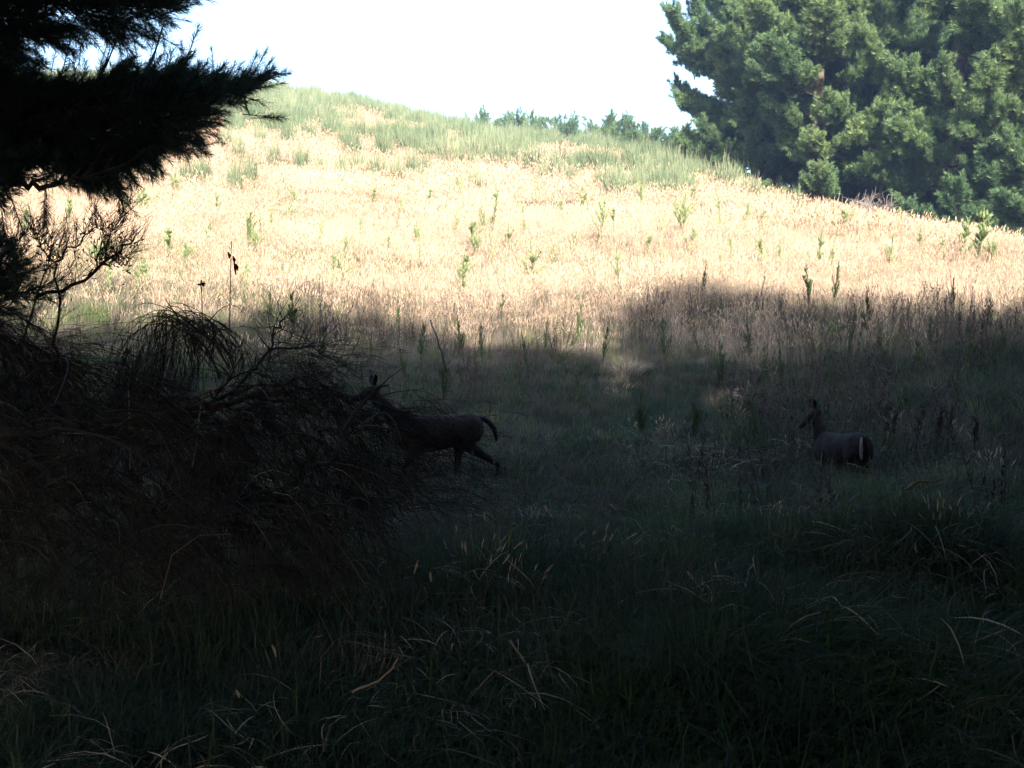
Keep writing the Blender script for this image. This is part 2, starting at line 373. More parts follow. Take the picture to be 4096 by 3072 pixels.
def weed_clump(seed):
    r = np.random.default_rng(seed); mb = MB()
    for q in range(4):
        b = np.append(r.normal(0, .1, 2), -.05); h = r.uniform(.45, .85); t = b + np.array([r.normal(.03, .09), r.normal(0, .08), h]); P = bez(b, (b + t) / 2 + r.normal(0, .03, 3), t, 5); mb.tube(P, np.linspace(.005, .002, 5), 3, r.uniform(), cap=False)
        m_ = 26; f = r.uniform(.3, 1, m_)[:, None]; p = b + (t - b) * f; d = r.normal(0, 1, (m_, 3)); d[:, 2] += 1.2; d /= np.linalg.norm(d, axis=1, keepdims=True); l_ = r.uniform(.02, .07, m_)[:, None]
        mb.strips(np.stack([p, p + d * l_ * .5, p + d * l_], 1), np.array([.004, .002, .001]) * np.array([[[.6], [1.2], [.3]]]) * np.ones((m_, 1, 1)), r.uniform(0, 1, m_))
    return obj('clump', mb.mesh('clump', [M['weed']]), link=False)
WEED = [weed_clump(700 + s) for s in range(6)]
grass_field('dead_weeds', 'thin upright dead weed stalks standing in the shaded grass', 'weeds', WEED, 1500, 9, 24, lambda x, y: U(len(x)) < np.clip(vnoise(x, y, 2.6, 81) * 2.2 - .75 + .25 * np.clip(x / 5, -1, 1), 0, 1), .6, 1.25, tilt=.12)
grass_field('slope_weeds', 'sparse green weeds among the dry grass of the slope', 'weeds', OLIVE, 2600, 22, 85, lambda x, y: (U(len(x)) < np.clip(vnoise(x, y, 4.5, 83) * 2.4 - 1.1, 0, 1)) & (np.hypot(x, y) < crest_d(x, y)), .9, 1.7, tilt=.1)
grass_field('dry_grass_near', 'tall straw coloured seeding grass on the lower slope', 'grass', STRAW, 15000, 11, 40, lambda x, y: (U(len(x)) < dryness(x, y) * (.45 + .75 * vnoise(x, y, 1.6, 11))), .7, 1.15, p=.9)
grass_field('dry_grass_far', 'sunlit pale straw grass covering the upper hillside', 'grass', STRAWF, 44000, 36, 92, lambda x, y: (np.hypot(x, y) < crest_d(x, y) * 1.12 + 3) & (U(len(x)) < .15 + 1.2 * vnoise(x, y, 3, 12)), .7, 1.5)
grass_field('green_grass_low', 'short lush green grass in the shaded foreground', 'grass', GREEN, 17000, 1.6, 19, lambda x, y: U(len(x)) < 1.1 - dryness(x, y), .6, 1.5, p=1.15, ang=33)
grass_field('olive_grass', 'rank olive green grass at the foot of the hill', 'grass', OLIVE, 6000, 6, 30, lambda x, y: U(len(x)) < np.clip(.7 - np.abs(dryness(x, y) - .4) + np.clip(-x / 10, 0, .5), 0, 1), .6, 1.3)
grass_field('fallen_blades', 'pale fallen dead grass blades tangled in the foreground', 'grass', FLAT, 2600, 1.6, 14, lambda x, y: vnoise(x, y, .9, 31) > .5, .4, 1.0, tilt=.3, ang=33)
grass_field('brown_grass', 'dull brown grass in the shaded hollow below the hill', 'grass', BROWN, 17000, 4.5, 26, lambda x, y: U(len(x)) < np.clip(vnoise(x, y, 2.2, 21) * 1.5 - .2 + np.clip((np.hypot(x, y) - 11) / 9, -.3, .4), 0, 1), .5, 1.1, tilt=.25)
grass_field('fresh_grass', 'richer green short grass in the lower right foreground', 'grass', FRESH, 6000, 2, 11, lambda x, y: (U(len(x)) < np.clip(.3 + x / 3 + (vnoise(x, y, 1.5, 61) - .5), 0, 1)), .6, 1.3, tilt=.3, ang=33)
grass_field('thatch', 'matted brown thatch between the shaded grass blades', 'grass', THATCH, 3800, 1.6, 15, lambda x, y: vnoise(x, y, 1.1, 33) > .35, .6, 1.2, tilt=.2, ang=33)
grass_field('shade_stems', 'thin straw stems rising in the shade', 'grass', STRAW, 70, 5.5, 16, lambda x, y: (vnoise(x, y, 1.8, 21) > .5), .4, .8, tilt=.3)

# ------------------------------------------------------------------ pine seedlings on the slope
def seedling_parts(seed, slim=1.0, m='seedling'):
    """unit-height (1 m) young pine: stem with whorls of upswept brush-like shoots"""
    r = np.random.default_rng(seed); st = MB(); nd = MB()
    top = np.array([r.normal(0, .03), r.normal(0, .03), 1.0]); st.tube([(0, 0, -.25), (0, 0, .3), top * .7, top], [.016, .014, .01, .005], 4)
    shoots = [((0, 0, .25), top)]
    for z in np.linspace(.15, .82, 6):
        if r.uniform() < .25: continue
        for q in range(r.integers(1, 6)):
            a = r.uniform(0, 6.28); L = (1.05 - z) * r.uniform(.12, .55) * slim
            p0 = np.array([0, 0, z]); d = np.array([math.cos(a) * .6, math.sin(a) * .6, 1.0]); shoots.append((p0, p0 + d * L))
    for p0, p1 in shoots:
        p0, p1 = np.array(p0), np.array(p1); L = np.linalg.norm(p1 - p0); n = int(20 + 64 * L)
        if p0[2] != .25: st.tube([p0, p1], [.006, .003], 3)
        t = r.uniform(.05, 1, n)[:, None]; b = p0 + (p1 - p0) * t; a = r.uniform(0, 6.28, n); ax = (p1 - p0) / L
        side = np.stack([np.cos(a), np.sin(a), np.zeros(n)], 1); d = ax * .75 + side * .55; d /= np.linalg.norm(d, axis=1, keepdims=True)
        ln = r.uniform(.06, .1, n)[:, None]; P = np.stack([b, b + d * ln * .6, b + d * ln + [0, 0, .01]], 1)
        W = np.cross(d, r.normal(0, 1, (n, 3))); W /= np.linalg.norm(W, axis=1, keepdims=True)
        nd.strips(P, W[:, None] * np.array([1, 1, .3])[None, :, None] * .0058, r.uniform(0, 1, n))
    return st.mesh('stem', [M['bark']]), nd.mesh('needles', [M[m]])
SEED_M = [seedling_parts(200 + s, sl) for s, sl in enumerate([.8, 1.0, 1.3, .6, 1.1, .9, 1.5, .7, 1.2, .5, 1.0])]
SEED_D = [seedling_parts(220 + s, sl, 'seedling_shade') for s, sl in enumerate([.8, 1.0, 1.1])]
K = 1024 / 2212.0
LIT = [(1298,450,525),(1062,440,502),(1134,465,510),(1475,450,520),(1558,450,508),(1337,560,640),(1152,552,620),(995,580,640),(1100,510,552),(1166,403,432),
 (1258,425,458),(1387,410,462),(1500,425,458),(1606,460,503),(1425,490,518),(1394,535,562),(1487,515,548),(1686,545,578),(1720,420,455),(1764,530,605),
 (1825,475,518),(1843,470,502),(1893,485,522),(1938,465,502),(1919,538,592),(2108,480,604),(2075,500,565),(1647,545,578),(1580,540,568),(1554,575,608),
 (1430,568,600),(1066,530,572),(1032,530,562),(903,515,542),(752,535,582),(742,578,624),(720,580,622),(680,500,542),(616,455,482),(585,478,515),
 (567,500,542),(556,522,560),(535,488,542),(372,400,432),(242,410,440),(305,430,472),(283,440,482),(369,525,572),(402,560,592),(314,590,636),
 (292,620,655),(525,580,645),(235,600,655),(203,540,582),(860,445,478),(440,505,535),(1325,475,502),(1212,455,480),(1000,400,430),(1045,480,510),
 (1015,505,535),(985,480,505),(930,430,455),(800,430,460),(780,500,530),(2040,540,572),(1990,520,550),(1790,560,595),(1645,480,505),(2150,545,580),
 (470,440,470),(640,420,448),(150,455,500),(60,480,520),(1245,520,545),(1205,560,590),(910,560,590),(838,540,572),(1040,400,425),(1770,480,505)]
SHD = [(1747,598,668),(1798,608,672),(1876,655,735),(1560,655,705),(1436,722,800),(632,678,748),(585,648,705),(521,638,695),(866,668,708),(1395,645,695),
 (1238,695,755),(1175,730,775),(1990,770,830),(1797,775,880),(690,735,790),(800,738,790),(1690,760,850),(880,770,830),(1040,735,800),(1085,660,700),
 (2140,660,720),(2055,640,700),(1512,610,660),(1620,700,765),(1660,790,855),(1490,880,965),(1383,885,965),(1300,740,800),(1560,790,855),(1830,720,795),(1922,740,805),
 (2012,700,765),(2092,730,805),(2172,700,775),(1700,840,910),(1962,850,930),(2080,830,890),(1150,760,825),(1000,700,765),(958,780,880),(905,720,795),(1640,910,985),(1245,820,885)]
def ordinal(n):
    W = ['', 'first', 'second', 'third', 'fourth', 'fifth', 'sixth', 'seventh', 'eighth', 'ninth', 'tenth', 'eleventh', 'twelfth', 'thirteenth',
         'fourteenth', 'fifteenth', 'sixteenth', 'seventeenth', 'eighteenth', 'nineteenth', 'twentieth']
    return W[n] if n <= 20 else ('twenty-' if n < 30 else 'thirty-') + W[n % 10]
def plant_seedlings(L, group, bands, colour):
    L = sorted(L, key=lambda s: s[0]); cnt = {}
    band_of = lambda s: next(b for b in bands if s[2] < b[0])
    for i, (ux, y0, y1) in enumerate(L):
        b = band_of((ux, y0, y1)); cnt[b[1]] = cnt.get(b[1], 0) + 1
        g = ground_at(ux * K, y1 * K + 2); hgt = (y1 - y0 + 11) * K * g[1] / F + .28
        hgt = min(hgt, 2.6) if colour == 'green' else min(hgt * rng.uniform(.75, 1.1), 1.6)
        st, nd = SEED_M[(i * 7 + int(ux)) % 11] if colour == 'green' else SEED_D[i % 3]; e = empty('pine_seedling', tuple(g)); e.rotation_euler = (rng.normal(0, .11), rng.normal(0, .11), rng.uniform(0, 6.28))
        wd = hgt * (rng.uniform(.55, 1.4) if colour == 'green' else rng.uniform(.3, .7)); e.scale = (wd, wd, hgt)
        obj('stem', st, e); obj('needles', nd, e)
        size = 'tall' if (y1 - y0) > 62 else ('small' if (y1 - y0) < 34 else 'knee high')
        lab = f'{size} {colour} pine seedling, {ordinal(cnt[b[1]])} from the left {b[1]}'
        if ux == 2108: lab = 'tallest bright green pine seedling, standing near the right edge below the big pines'
        tag(e, lab, 'seedling', group)
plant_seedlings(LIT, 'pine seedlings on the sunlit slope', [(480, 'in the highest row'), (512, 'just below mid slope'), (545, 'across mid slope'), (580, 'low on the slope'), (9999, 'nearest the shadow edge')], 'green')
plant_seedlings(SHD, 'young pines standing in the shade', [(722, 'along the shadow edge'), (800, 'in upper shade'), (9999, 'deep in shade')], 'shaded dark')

# ------------------------------------------------------------------ broom bushes
def broom_mesh(seed, n=420, h=1.0, w_=.55):
    r = np.random.default_rng(seed); mb = MB()
    a = r.uniform(0, 6.28, n); q = np.sqrt(r.uniform(0, 1, n)); base = np.stack([q * np.cos(a) * w_ * .45, q * np.sin(a) * w_ * .45, r.uniform(-.1, .3, n)], 1)
    hh = h * r.uniform(.25, .9, n) * (1 - .75 * q ** 2); out = np.stack([np.cos(a) * q * .35, np.sin(a) * q * .35, np.ones(n)], 1); out += r.normal(0, .1, (n, 3))
    t = np.linspace(0, 1, 4); P = base[:, None] + out[:, None] * (hh[:, None] * t)[:, :, None]
    an = r.uniform(0, 6.28, n); W = np.stack([np.cos(an), np.sin(an), np.zeros(n)], 1) * .0045
    mb.strips(P, W[:, None] * np.array([.7, 1.3, 1, .3])[None, :, None], r.uniform(0, 1, n)); return mb.mesh('broom_bush', [M['broom']])
BROOM = [broom_mesh(300 + s) for s in range(5)]
BR = [(1520,362,385,70),(1555,352,400,90),(1590,365,400,60),(1640,395,430,50),(1675,400,425,40),(430,350,400,50),(405,362,400,36),(505,362,420,55),(555,350,400,45),(478,300,330,40),
 (520,300,345,40),(560,290,330,36),(620,270,310,40),(675,280,310,40),(730,285,325,46),(780,290,335,50),(835,290,350,60),(880,285,330,50),(925,290,320,40),(960,300,345,60),
 (1005,290,340,55),(1050,300,345,50),(1110,310,350,45),(1165,320,365,60),(1215,330,360,55),(1265,325,365,70),(1310,330,370,60),(1352,325,365,50),(1240,355,385,36),(730,350,390,40),
 (770,345,385,50),(820,350,395,60),(865,355,390,60),(700,350,380,30),(545,240,275,40),(590,235,262,40),(660,330,370,34),(600,330,365,30),(1175,360,385,40),(1400,345,375,40),
 (1450,350,380,36),(1090,355,385,34),(240,345,385,45),(1730,410,440,36),(340,345,375,30),(1480,330,352,30),(925,345,375,30)]
BR.sort(key=lambda s: s[0]); cnt = {}
for i, (ux, y0, y1, wd) in enumerate(BR):
    g = ground_at((ux + rng.normal(0, 7)) * K, (y1 + rng.normal(0, 7)) * K + 1); s = g[1] / F * K; hgt = min((y1 - y0 + 10) * s * 1.15 + .35, 4.2); wx = wd * s * rng.uniform(.8, 1.35)
    o = obj('broom_bush', BROOM[i % 5]); o.location = g; o.scale = (wx / .75, wx / .75, hgt); o.rotation_euler = (0, 0, rng.uniform(0, 6.28))
    b = 'in the top row under the ridge' if y1 < 340 else ('in the middle row of scrub' if y1 < 372 else 'in the lowest row of scrub')
    cnt[b] = cnt.get(b, 0) + 1
    n_ = cnt[b]; wdn = 'broad' if wd > 52 else ('narrow' if wd < 40 else 'bushy')
    tag(o, f'{wdn} grey green broom bush, {ordinal(n_)} from the left {b}', 'bush', 'broom bushes on the upper slope')
# the scrub along the ridge reads as one mass
BRO = [obj('clump', m_, link=False) for m_ in BROOM]
n = 8200; x, y = wedge(n, 45, 96, 1, 26); u, rw, _ = proj(np.stack([x, y, H(x, y)], 1)); cr = np.interp(u, CR_U, CR_ROW); cdd = np.interp(u, CR_U, CR_D); rr = np.hypot(x, y)
kk = (rr > cdd * .86 + (vnoise(x, y, 5, 44) - .3) * 9) & (rr < cdd * 1.06) & (u < 700) & (vnoise(x, y, 4, 41) + (rr / cdd - .8) > .34)
kk |= (rr > cdd * (.60 + .16 * vnoise(x, y, 9, 48))) & (rr < cdd * 1.0) & (u < 690) & (u > 165) & (vnoise(x, y, 2.4, 47) > .57)
kk |= (rr > 42) & (rr < cdd * .9) & (vnoise(x, y, 5.5, 52) > .62) & (vnoise(x, y, 1.7, 53) > .66 + .25 * np.clip(.75 - rr / cdd, 0, 1)) & (u < 760)
x, y = x[kk], y[kk]; rr = rr[kk] / cdd[kk]; nn = len(x)
o = scatter('ridge_scrub', np.stack([x, y, H(x, y)], 1), np.stack([np.zeros(nn), np.zeros(nn), rng.uniform(0, 6.28, nn)], 1), np.stack([rng.uniform(.8, 2.2, nn)] * 2 + [rng.uniform(.6, 1.8, nn)], 1), rng.integers(0, 5, nn), BRO)
tag(o, 'low grey green broom scrub along the ridge and in patches down the upper slope', 'scrub', kind='stuff')

# ------------------------------------------------------------------ big pines on the right
def pine_tree(name, label, group, base, h, rad, seed, variants, z0=.5, step=.42, dens=1.0, sc=1.0, mats='bark', lean=(0, 0), reject=None, twigm=None):
    r = np.random.default_rng(seed); base = np.array(base, float); e = empty(name, tuple(base))
    tr = MB(); tp = [np.array([lean[0] * t, lean[1] * t, t * h]) + np.array([r.normal(0, .05), r.normal(0, .05), 0]) * (t > 0) for t in np.linspace(0, 1, 9)]
    tp[0][2] = -.5; tr.tube(tp, np.linspace(h * .017, .03, 9), 10); obj('trunk', tr.mesh('trunk', [M[mats]], True), e)
    lb = MB(); PT = []; DR = []
    z = z0
    while z < h * .985:
        f = z / h; prof = min(1.0, .62 + f * 1.2) * (1 - f ** 2.4) ** .8 if f > 0.0 else 1
        for q in range(r.integers(3, 6)):
            a = r.uniform(0, 6.28); L = rad * prof * r.uniform(.45, 1.12) + .3; up = r.uniform(.05, .5) + f * .6
            p0 = np.array([lean[0] * f, lean[1] * f, z + r.uniform(-.2, .2)]); d = np.array([math.cos(a), math.sin(a), 0.0]); t = np.linspace(0, 1, 6)[:, None]
            pts = p0 + d * L * t + np.array([0, 0, 1]) * (L * up * (.15 * t + .85 * t ** 2) - L * .12 * np.sin(t * 3.14))
            lb.tube(pts, np.linspace(.02 + L * .008, .008, 6), 4, cap=False)
            ns = int(L * 5.0 * dens) + 2
            for s_ in range(ns):
                tt = .32 + .68 * (s_ + r.uniform(0, 1)) / ns; p = p0 + d * L * tt + np.array([0, 0, L * up * (.15 * tt + .85 * tt ** 2) - L * .12 * math.sin(tt * 3.14)])
                side = np.array([-d[1], d[0], 0]) * r.choice([-1, 1]); sl_ = L * .38 * (1.15 - tt) * r.uniform(.4, 1.2) + .15
                sd = d * r.uniform(.3, .9) + side * r.uniform(.3, 1.0) + np.array([0, 0, r.uniform(.0, .6)]); sd /= np.linalg.norm(sd)
                if s_ % 3 == 0: lb.tube([p, p + sd * sl_], [.012, .006], 3, cap=False)
                m_ = max(2, int(sl_ * 7 * dens))
                for w_ in range(m_):
                    pp = p + sd * sl_ * (w_ + r.uniform(0.3, 1)) / m_ + r.normal(0, .07, 3); PT.append(pp); DR.append(sd * .65 + np.array([0, 0, .85]) + r.normal(0, .35, 3))
        z += step * r.uniform(.8, 1.2)
    PT = np.array(PT); DR = np.array(DR)
    if reject is not None:
        kk = ~reject(PT + base); PT, DR = PT[kk], DR[kk]
    lo = obj('limb', lb.mesh('limb', [M[twigm or mats]]), e); tag(lo, kind='stuff')
    c = scatter('crown', PT, dir_euler(DR), sc * r.uniform(.75, 1.3, len(PT)), r.integers(0, len(variants), len(PT)), variants, e); tag(c, kind='stuff')
    tag(e, label, 'tree', group); return e
def gpt(u, Y): x = (u - 512) / F * Y; return (x, Y, hz(x, Y))
BIG = 'tall pines on the right'
pine_tree('pine_tree', 'leftmost tall dense pine of the stand, outlined against the sky', BIG, gpt(757, 56), 20, 4.6, 401, TUFTF, dens=2.0, step=.5, z0=.6)
pine_tree('pine_tree', 'second pine of the stand, with sunlit tufts reaching down to the grass', BIG, gpt(822, 51), 18, 4.3, 402, TUFTF, dens=2.0, step=.85, z0=.8)
pine_tree('pine_tree', 'third pine of the stand, set back behind a dark gap', BIG, gpt(880, 57), 21, 4.0, 403, TUFTF, dens=2.0, step=.85, z0=3)
pine_tree('pine_tree', 'tall pine of the stand with separate sunlit boughs in tiers, right of the dark gap', BIG, gpt(965, 48), 19, 4.6, 404, TUFTF, dens=2.0, step=.85, z0=1.2)
pine_tree('pine_tree', 'rightmost pine of the stand, cut by the edge of the picture', BIG, gpt(1050, 45), 19, 4.6, 405, TUFTF, dens=2.0, step=.85, z0=.8)
pine_tree('pine_tree', 'pine behind the stand filling the gap above the dark hollow', BIG, gpt(915, 64), 22, 4.6, 406, TUFTF, dens=2.0, step=.85, z0=.5)
pine_tree('pine_tree', 'rear pine seen between the two left pines of the stand', BIG, gpt(795, 65), 22, 4.6, 407, TUFTF, dens=2.0, step=.85, z0=.5)
pine_tree('pine_tree', 'rear pine in the deep shade behind the tiered boughs', BIG, gpt(985, 60), 22, 4.8, 408, TUFTF, dens=2.0, step=.85, z0=.4)
pine_tree('pine_tree', 'rear pine in the deep shade near the right edge', BIG, gpt(1075, 58), 22, 4.8, 409, TUFTF, dens=2.0, step=.85, z0=.4)
pine_tree('pine_tree', 'rear pine in the shade just right of the leftmost pine', BIG, gpt(850, 68), 21, 4.8, 410, TUFTF, dens=2.0, step=.85, z0=.4)
# small far pines behind the ridge
FARP = [(1055,262),(1110,256),(1135,266),(1190,272),(1232,268),(1250,280),(1300,268),(1335,276),(1378,272),(1400,280),(1430,282),(1455,290),(1475,300),(1275,285)]
FARP.sort()
for i, (ux, ty) in enumerate(FARP):
    Y = 92 + rng.uniform(-4, 8) - (ux - 1050) * .035; u = ux * K; top = at(u, ty * K + 2 + rng.uniform(-4, 3), Y); gx = top[0]; gz = hz(gx, Y); h = max(2.0, top[2] - gz)
    pine_tree('far_pine', f'small hazy pine on the skyline behind the ridge, {ordinal(i + 1)} from the left', 'far pines behind the ridge', (gx, Y, gz), h, 1.5 + h * .2, 500 + i, TUFTF, z0=.3, step=.5, dens=.8, sc=1.1)

exec_later = []
# ------------------------------------------------------------------ unseen shade trees, crowns shaped to cast the foreground shadow
def sun_shadow_ok(P):
    """True where foliage at P throws its shadow only into the part of the slope that the photograph shows in shade"""
    ok = np.ones(len(P), bool); done = np.zeros(len(P), bool); Q = P.copy(); st = .6
    for i in range(150):
        Q = Q - SUNV * st; hh = H(Q[:, 0], Q[:, 1]); hit = (~done) & (Q[:, 2] < hh + .3)
        if hit.any():
            u, rw, yy = proj(np.stack([Q[hit, 0], Q[hit, 1], hh[hit] + .25], 1)); e = np.interp(u, SH_U, SH_R)
            jag = (vnoise(u, rw, 14, 71) - .5) * 12
            bad = (yy > 2) & (rw < e + 5 + jag)
            for (su, sr, sw, sh) in SPOTS: bad |= (yy > 2) & (((u - su) / sw) ** 2 + ((rw - sr) / sh) ** 2 < 1)
            t = ok[hit]; t[bad] = False; ok[hit] = t; done |= hit
        if done.all(): break
    return ok & done
SPOTS = [(628, 366, 58, 38), (748, 402, 70, 32)]  # openings left in the unseen crowns so sun patches fall here
def in_frame(P):
    u, rw, yy = proj(P); return (yy > -.5) & (u > -60 - 1400 / np.abs(yy)) & (u < 1090 + 1400 / np.abs(yy)) & (rw > -60 - 1400 / np.abs(yy)) & (rw < 900)
def shade_crown(n, x0, x1, y0, y1, z0, z1, e, seed):
    r = np.random.default_rng(seed); P = np.stack([r.uniform(x0, x1, n), r.uniform(y0, y1, n), r.uniform(z0, z1, n)], 1)
    P = P[~in_frame(P)]; P = P[sun_shadow_ok(P)]; D = r.normal(0, 1, (len(P), 3)); D[:, 2] += .6
    loc = np.array(e.location)
    c = scatter('crown', P - loc, dir_euler(D), r.uniform(.8, 1.25, len(P)), r.integers(0, 4, len(P)), TUFTS, e); tag(c, kind='stuff'); return P
SHG = 'shelter pines behind the camera'
for i, x0 in enumerate([-9, -4, 1, 6, 11, 16, 21, 26, 31]):
    xc = x0 + 2.5; y = -7.5 + rng.uniform(-1, 1); e = empty('shelter_pine', (xc, y, hz(xc, y)))
    t = MB(); t.tube([(0, 0, -.5), (.1, 0, 7), (0, .1, 14), (0, 0, 21)], [.3, .25, .16, .04], 10); obj('trunk', t.mesh('trunk', [M['bark']], True), e)
    shade_crown(2400, x0 - .8, x0 + 5.8, -11, -4, 1.0 if x0 > -1 else 3.5, 24, e, 600 + i)
    tag(e, f'tall dense pine of the shelter row behind the camera, {ordinal(i + 1)} in the row', 'tree', SHG)
e = empty('shelter_pine', (2.6, -2.2, hz(2.6, -2.2))); t = MB(); t.tube([(0, 0, -.5), (0, 0, 5), (.1, 0, 12)], [.22, .18, .05], 10); obj('trunk', t.mesh('trunk', [M['bark']], True), e)  # added out of view so its canopy shuts off sky light
shade_crown(2600, -7, 9, -5, 7, 4.0, 10, e, 640); tag(e, 'unseen broad pine added over the camera to block sky light', 'tree', SHG)

for xa, ya, lb_ in ((9, 3.5, 'added side pine outside the right edge of the view, close to the camera'), (14, 10, 'added side pine further out beyond the right edge of the view'), (-11, 2, 'added side pine outside the left edge of the view, close to the camera'), (-14, 10, 'added side pine further out beyond the left edge of the view')):
    e = empty('shelter_pine', (xa, ya, hz(xa, ya))); t = MB(); t.tube([(0, 0, -.5), (0, 0, 7), (.1, 0, 14)], [.22, .18, .05], 10); obj('trunk', t.mesh('trunk', [M['bark']], True), e)  # extra unseen pines placed as blockers to darken the ambient light
    shade_crown(2600, xa - 4, xa + 4, ya - 4, ya + 4, .6, 14, e, 650 + int(xa)); tag(e, lb_, 'tree', SHG)

# ------------------------------------------------------------------ near pine on the left with its dark boughs
POLYS = {
 'low': [(-140, 60), (0, 78), (38, 84), (60, 90), (90, 84), (112, 70), (124, 80), (160, 76), (184, 72), (194, 80), (222, 88), (246, 86), (262, 82), (264, 86), (250, 96), (232, 100), (206, 106), (196, 120), (182, 138), (154, 146), (150, 160), (128, 166), (94, 180), (74, 176), (50, 160), (20, 152), (-140, 170)],
 'high': [(-140, -160), (190, -160), (176, 2), (168, 14), (146, 24), (126, 20), (110, 38), (90, 28), (68, 30), (54, 27), (38, 42), (18, 36), (6, 54), (-140, 60)],
 'edge': [(-140, 160), (8, 158), (40, 174), (60, 180), (24, 181), (0, 183), (-10, 200), (-140, 215)],
 'bush': [(-140, 250), (-40, 246), (-4, 252), (14, 262), (24, 274), (28, 286), (20, 298), (6, 312), (-10, 324), (-140, 350)]}
def inpoly(poly, x, y):
    c = np.zeros(len(x), bool); n = len(poly); j = n - 1
    for i in range(n):
        xi, yi = poly[i]; xj, yj = poly[j]
        c ^= ((yi > y) != (yj > y)) & (x < (xj - xi) * (y - yi) / (yj - yi + 1e-9) + xi); j = i
    return c
near_root = empty('pine_tree', (-6.2, 8.0, hz(-6.2, 8.0)))
tag(near_root, 'near pine at the left edge with dark needled boughs hanging into the view', 'tree')
rl = np.array(near_root.location)
t = MB(); t.tube([(0, 0, -.5), (.05, 0, 3), (0, 0, 7), (.1, 0, 12)], [.26, .22, .16, .06], 10); obj('trunk', t.mesh('trunk', [M['bark']], True), near_root)
limb_lines = [[(-330, 340, 7.8), (-120, 310, 7.8), (0, 290, 7.8), (24, 276, 7.8)],
              [(-330, 240, 8.0), (-120, 180, 8.2), (0, 140, 8.4), (120, 115, 8.7), (215, 96, 9.0), (262, 84, 9.2)],
              [(-330, 240, 8.0), (-100, 190, 8.6), (40, 160, 9.0), (110, 165, 9.0), (150, 160, 9.1)],
              [(-330, 10, 8.0), (-100, -30, 8.2), (60, -20, 8.6), (150, 5, 8.8), (180, 4, 8.9)],
              [(-330, 240, 8.0), (-100, 120, 8.0), (30, 100, 8.2), (110, 80, 8.4), (190, 72, 8.6)],
              [(-330, 200, 8.0), (-100, 190, 7.6), (0, 182, 7.6), (45, 186, 7.7), (82, 178, 7.8)]]
lb = MB(); LP = []
for ln in limb_lines:
    P = np.array([at(*q) for q in ln]); tt = np.linspace(0, len(P) - 1, 24); P = np.stack([np.interp(tt, range(len(P)), P[:, j]) for j in range(3)], 1)
    P[1:-1] += rng.normal(0, .015, (22, 3)); lb.tube(P - rl, np.linspace(.06, .008, 24), 6); LP.append(P)
LPC = np.concatenate(LP)
PT, DR = [], []
for nm, cnt_, Y0, Y1 in (('low', 2300, 8.0, 9.8), ('high', 3600, 7.4, 9.4), ('edge', 190, 7.4, 8.2), ('bush', 520, 7.0, 8.6)):
    poly = POLYS[nm]; xs, ys = zip(*poly); m_ = cnt_ * 5
    x = rng.uniform(-140, max(xs), m_); y = rng.uniform(max(min(ys), -160), max(ys), m_); kk = inpoly(poly, x, y); x, y = x[kk][:cnt_], y[kk][:cnt_]
    cx = np.interp(x, [-140, 280], [-60, 230]); cy = {'low': 120, 'high': 0, 'edge': 180, 'bush': 285}[nm]
    if nm == 'high': HIGH = range(len(PT), len(PT) + len(x))
    for a, b in zip(x, y):
        Y = rng.uniform(Y0, Y1); p = at(a, b, Y); dx = .75 if nm != 'high' else .35; dz = (cy - b) / 60.0
        if nm == 'high': dx, dz = .6, (-.35 if b > 14 else .25)
        if nm == 'bush': dx, dz = .5, (cy - b) / 45 + .3
        PT.append(p); DR.append(np.array([dx, rng.normal(0, .5), dz]) + rng.normal(0, .3, 3))
# a few separate tips reaching past the outline
for a, b, Y, dx, dz in [(256,84,9.2,1,.5),(261,82,9.2,1,.35),(250,80,9.2,.6,1),(246,86,9.2,.5,.9),(258,118,9,1,.1),(250,115,9,1,-.1),(188,56,8.8,.3,1),(182,62,8.8,.1,1),(110,50,8.5,.5,.9),(104,54,8.5,.4,1),(176,10,8.8,1,.3),(166,16,8.8,.9,-.1),
  (121,190,9,.1,-1),(124,200,9,.5,-.6),(118,180,9,0,-1),(45,198,7.8,-.05,-1),(46,188,7.8,0,-1),(12,200,7.6,.3,-1),(2,214,7.6,.2,-1),(66,40,8.6,.5,-1),(118,36,8.6,.2,-1),(98,46,8.6,.6,-.8),(82,40,8.6,-.1,-1),(208,128,9,.6,-.6),(190,148,9,.9,-.3),(200,146,9,.9,.1),
  (226,62+20,9,.4,1),(235,80,9,.3,1),(214,72,9,-.1,1),(150,58,8.8,.2,1),(137,60,8.8,-.1,1),(164,56,8.8,0,1),(64,66,8.5,.3,1),(52,68,8.5,.1,1),(38,64,8.5,-.2,1),(160,36,8.8,.8,-.5),(30,62,8.4,.8,-.3),(20,54,8.4,.9,-.4)]:
    PT.append(at(a, b, Y)); DR.append(np.array([dx, rng.normal(0, .15), dz]))
LPL = np.concatenate(LP[:3] + LP[4:])
PT, DR = np.array(PT), np.array(DR)
for i in range(0, len(PT), 3):
    p = PT[i]; LQ = LP[3] if i in HIGH else LPL
    q = LQ[np.argmin(np.sum((LQ - p) ** 2, 1) + (LQ[:, 0] > p[0]) * .5)]
    if np.linalg.norm(p - q) < .75: mid = (p + q) / 2 + np.array([0, 0, -.05]); lb.tube(np.array([q, mid, p]) - rl, [.012, .009, .005], 3, cap=False)
tag(obj('limb', lb.mesh('limb', [M['bark']], True), near_root), kind='stuff')
c = scatter('crown', PT - rl, dir_euler(DR), rng.uniform(.5, .9, len(PT)), rng.integers(0, 5, len(PT)), TUFT, near_root); tag(c, kind='stuff')

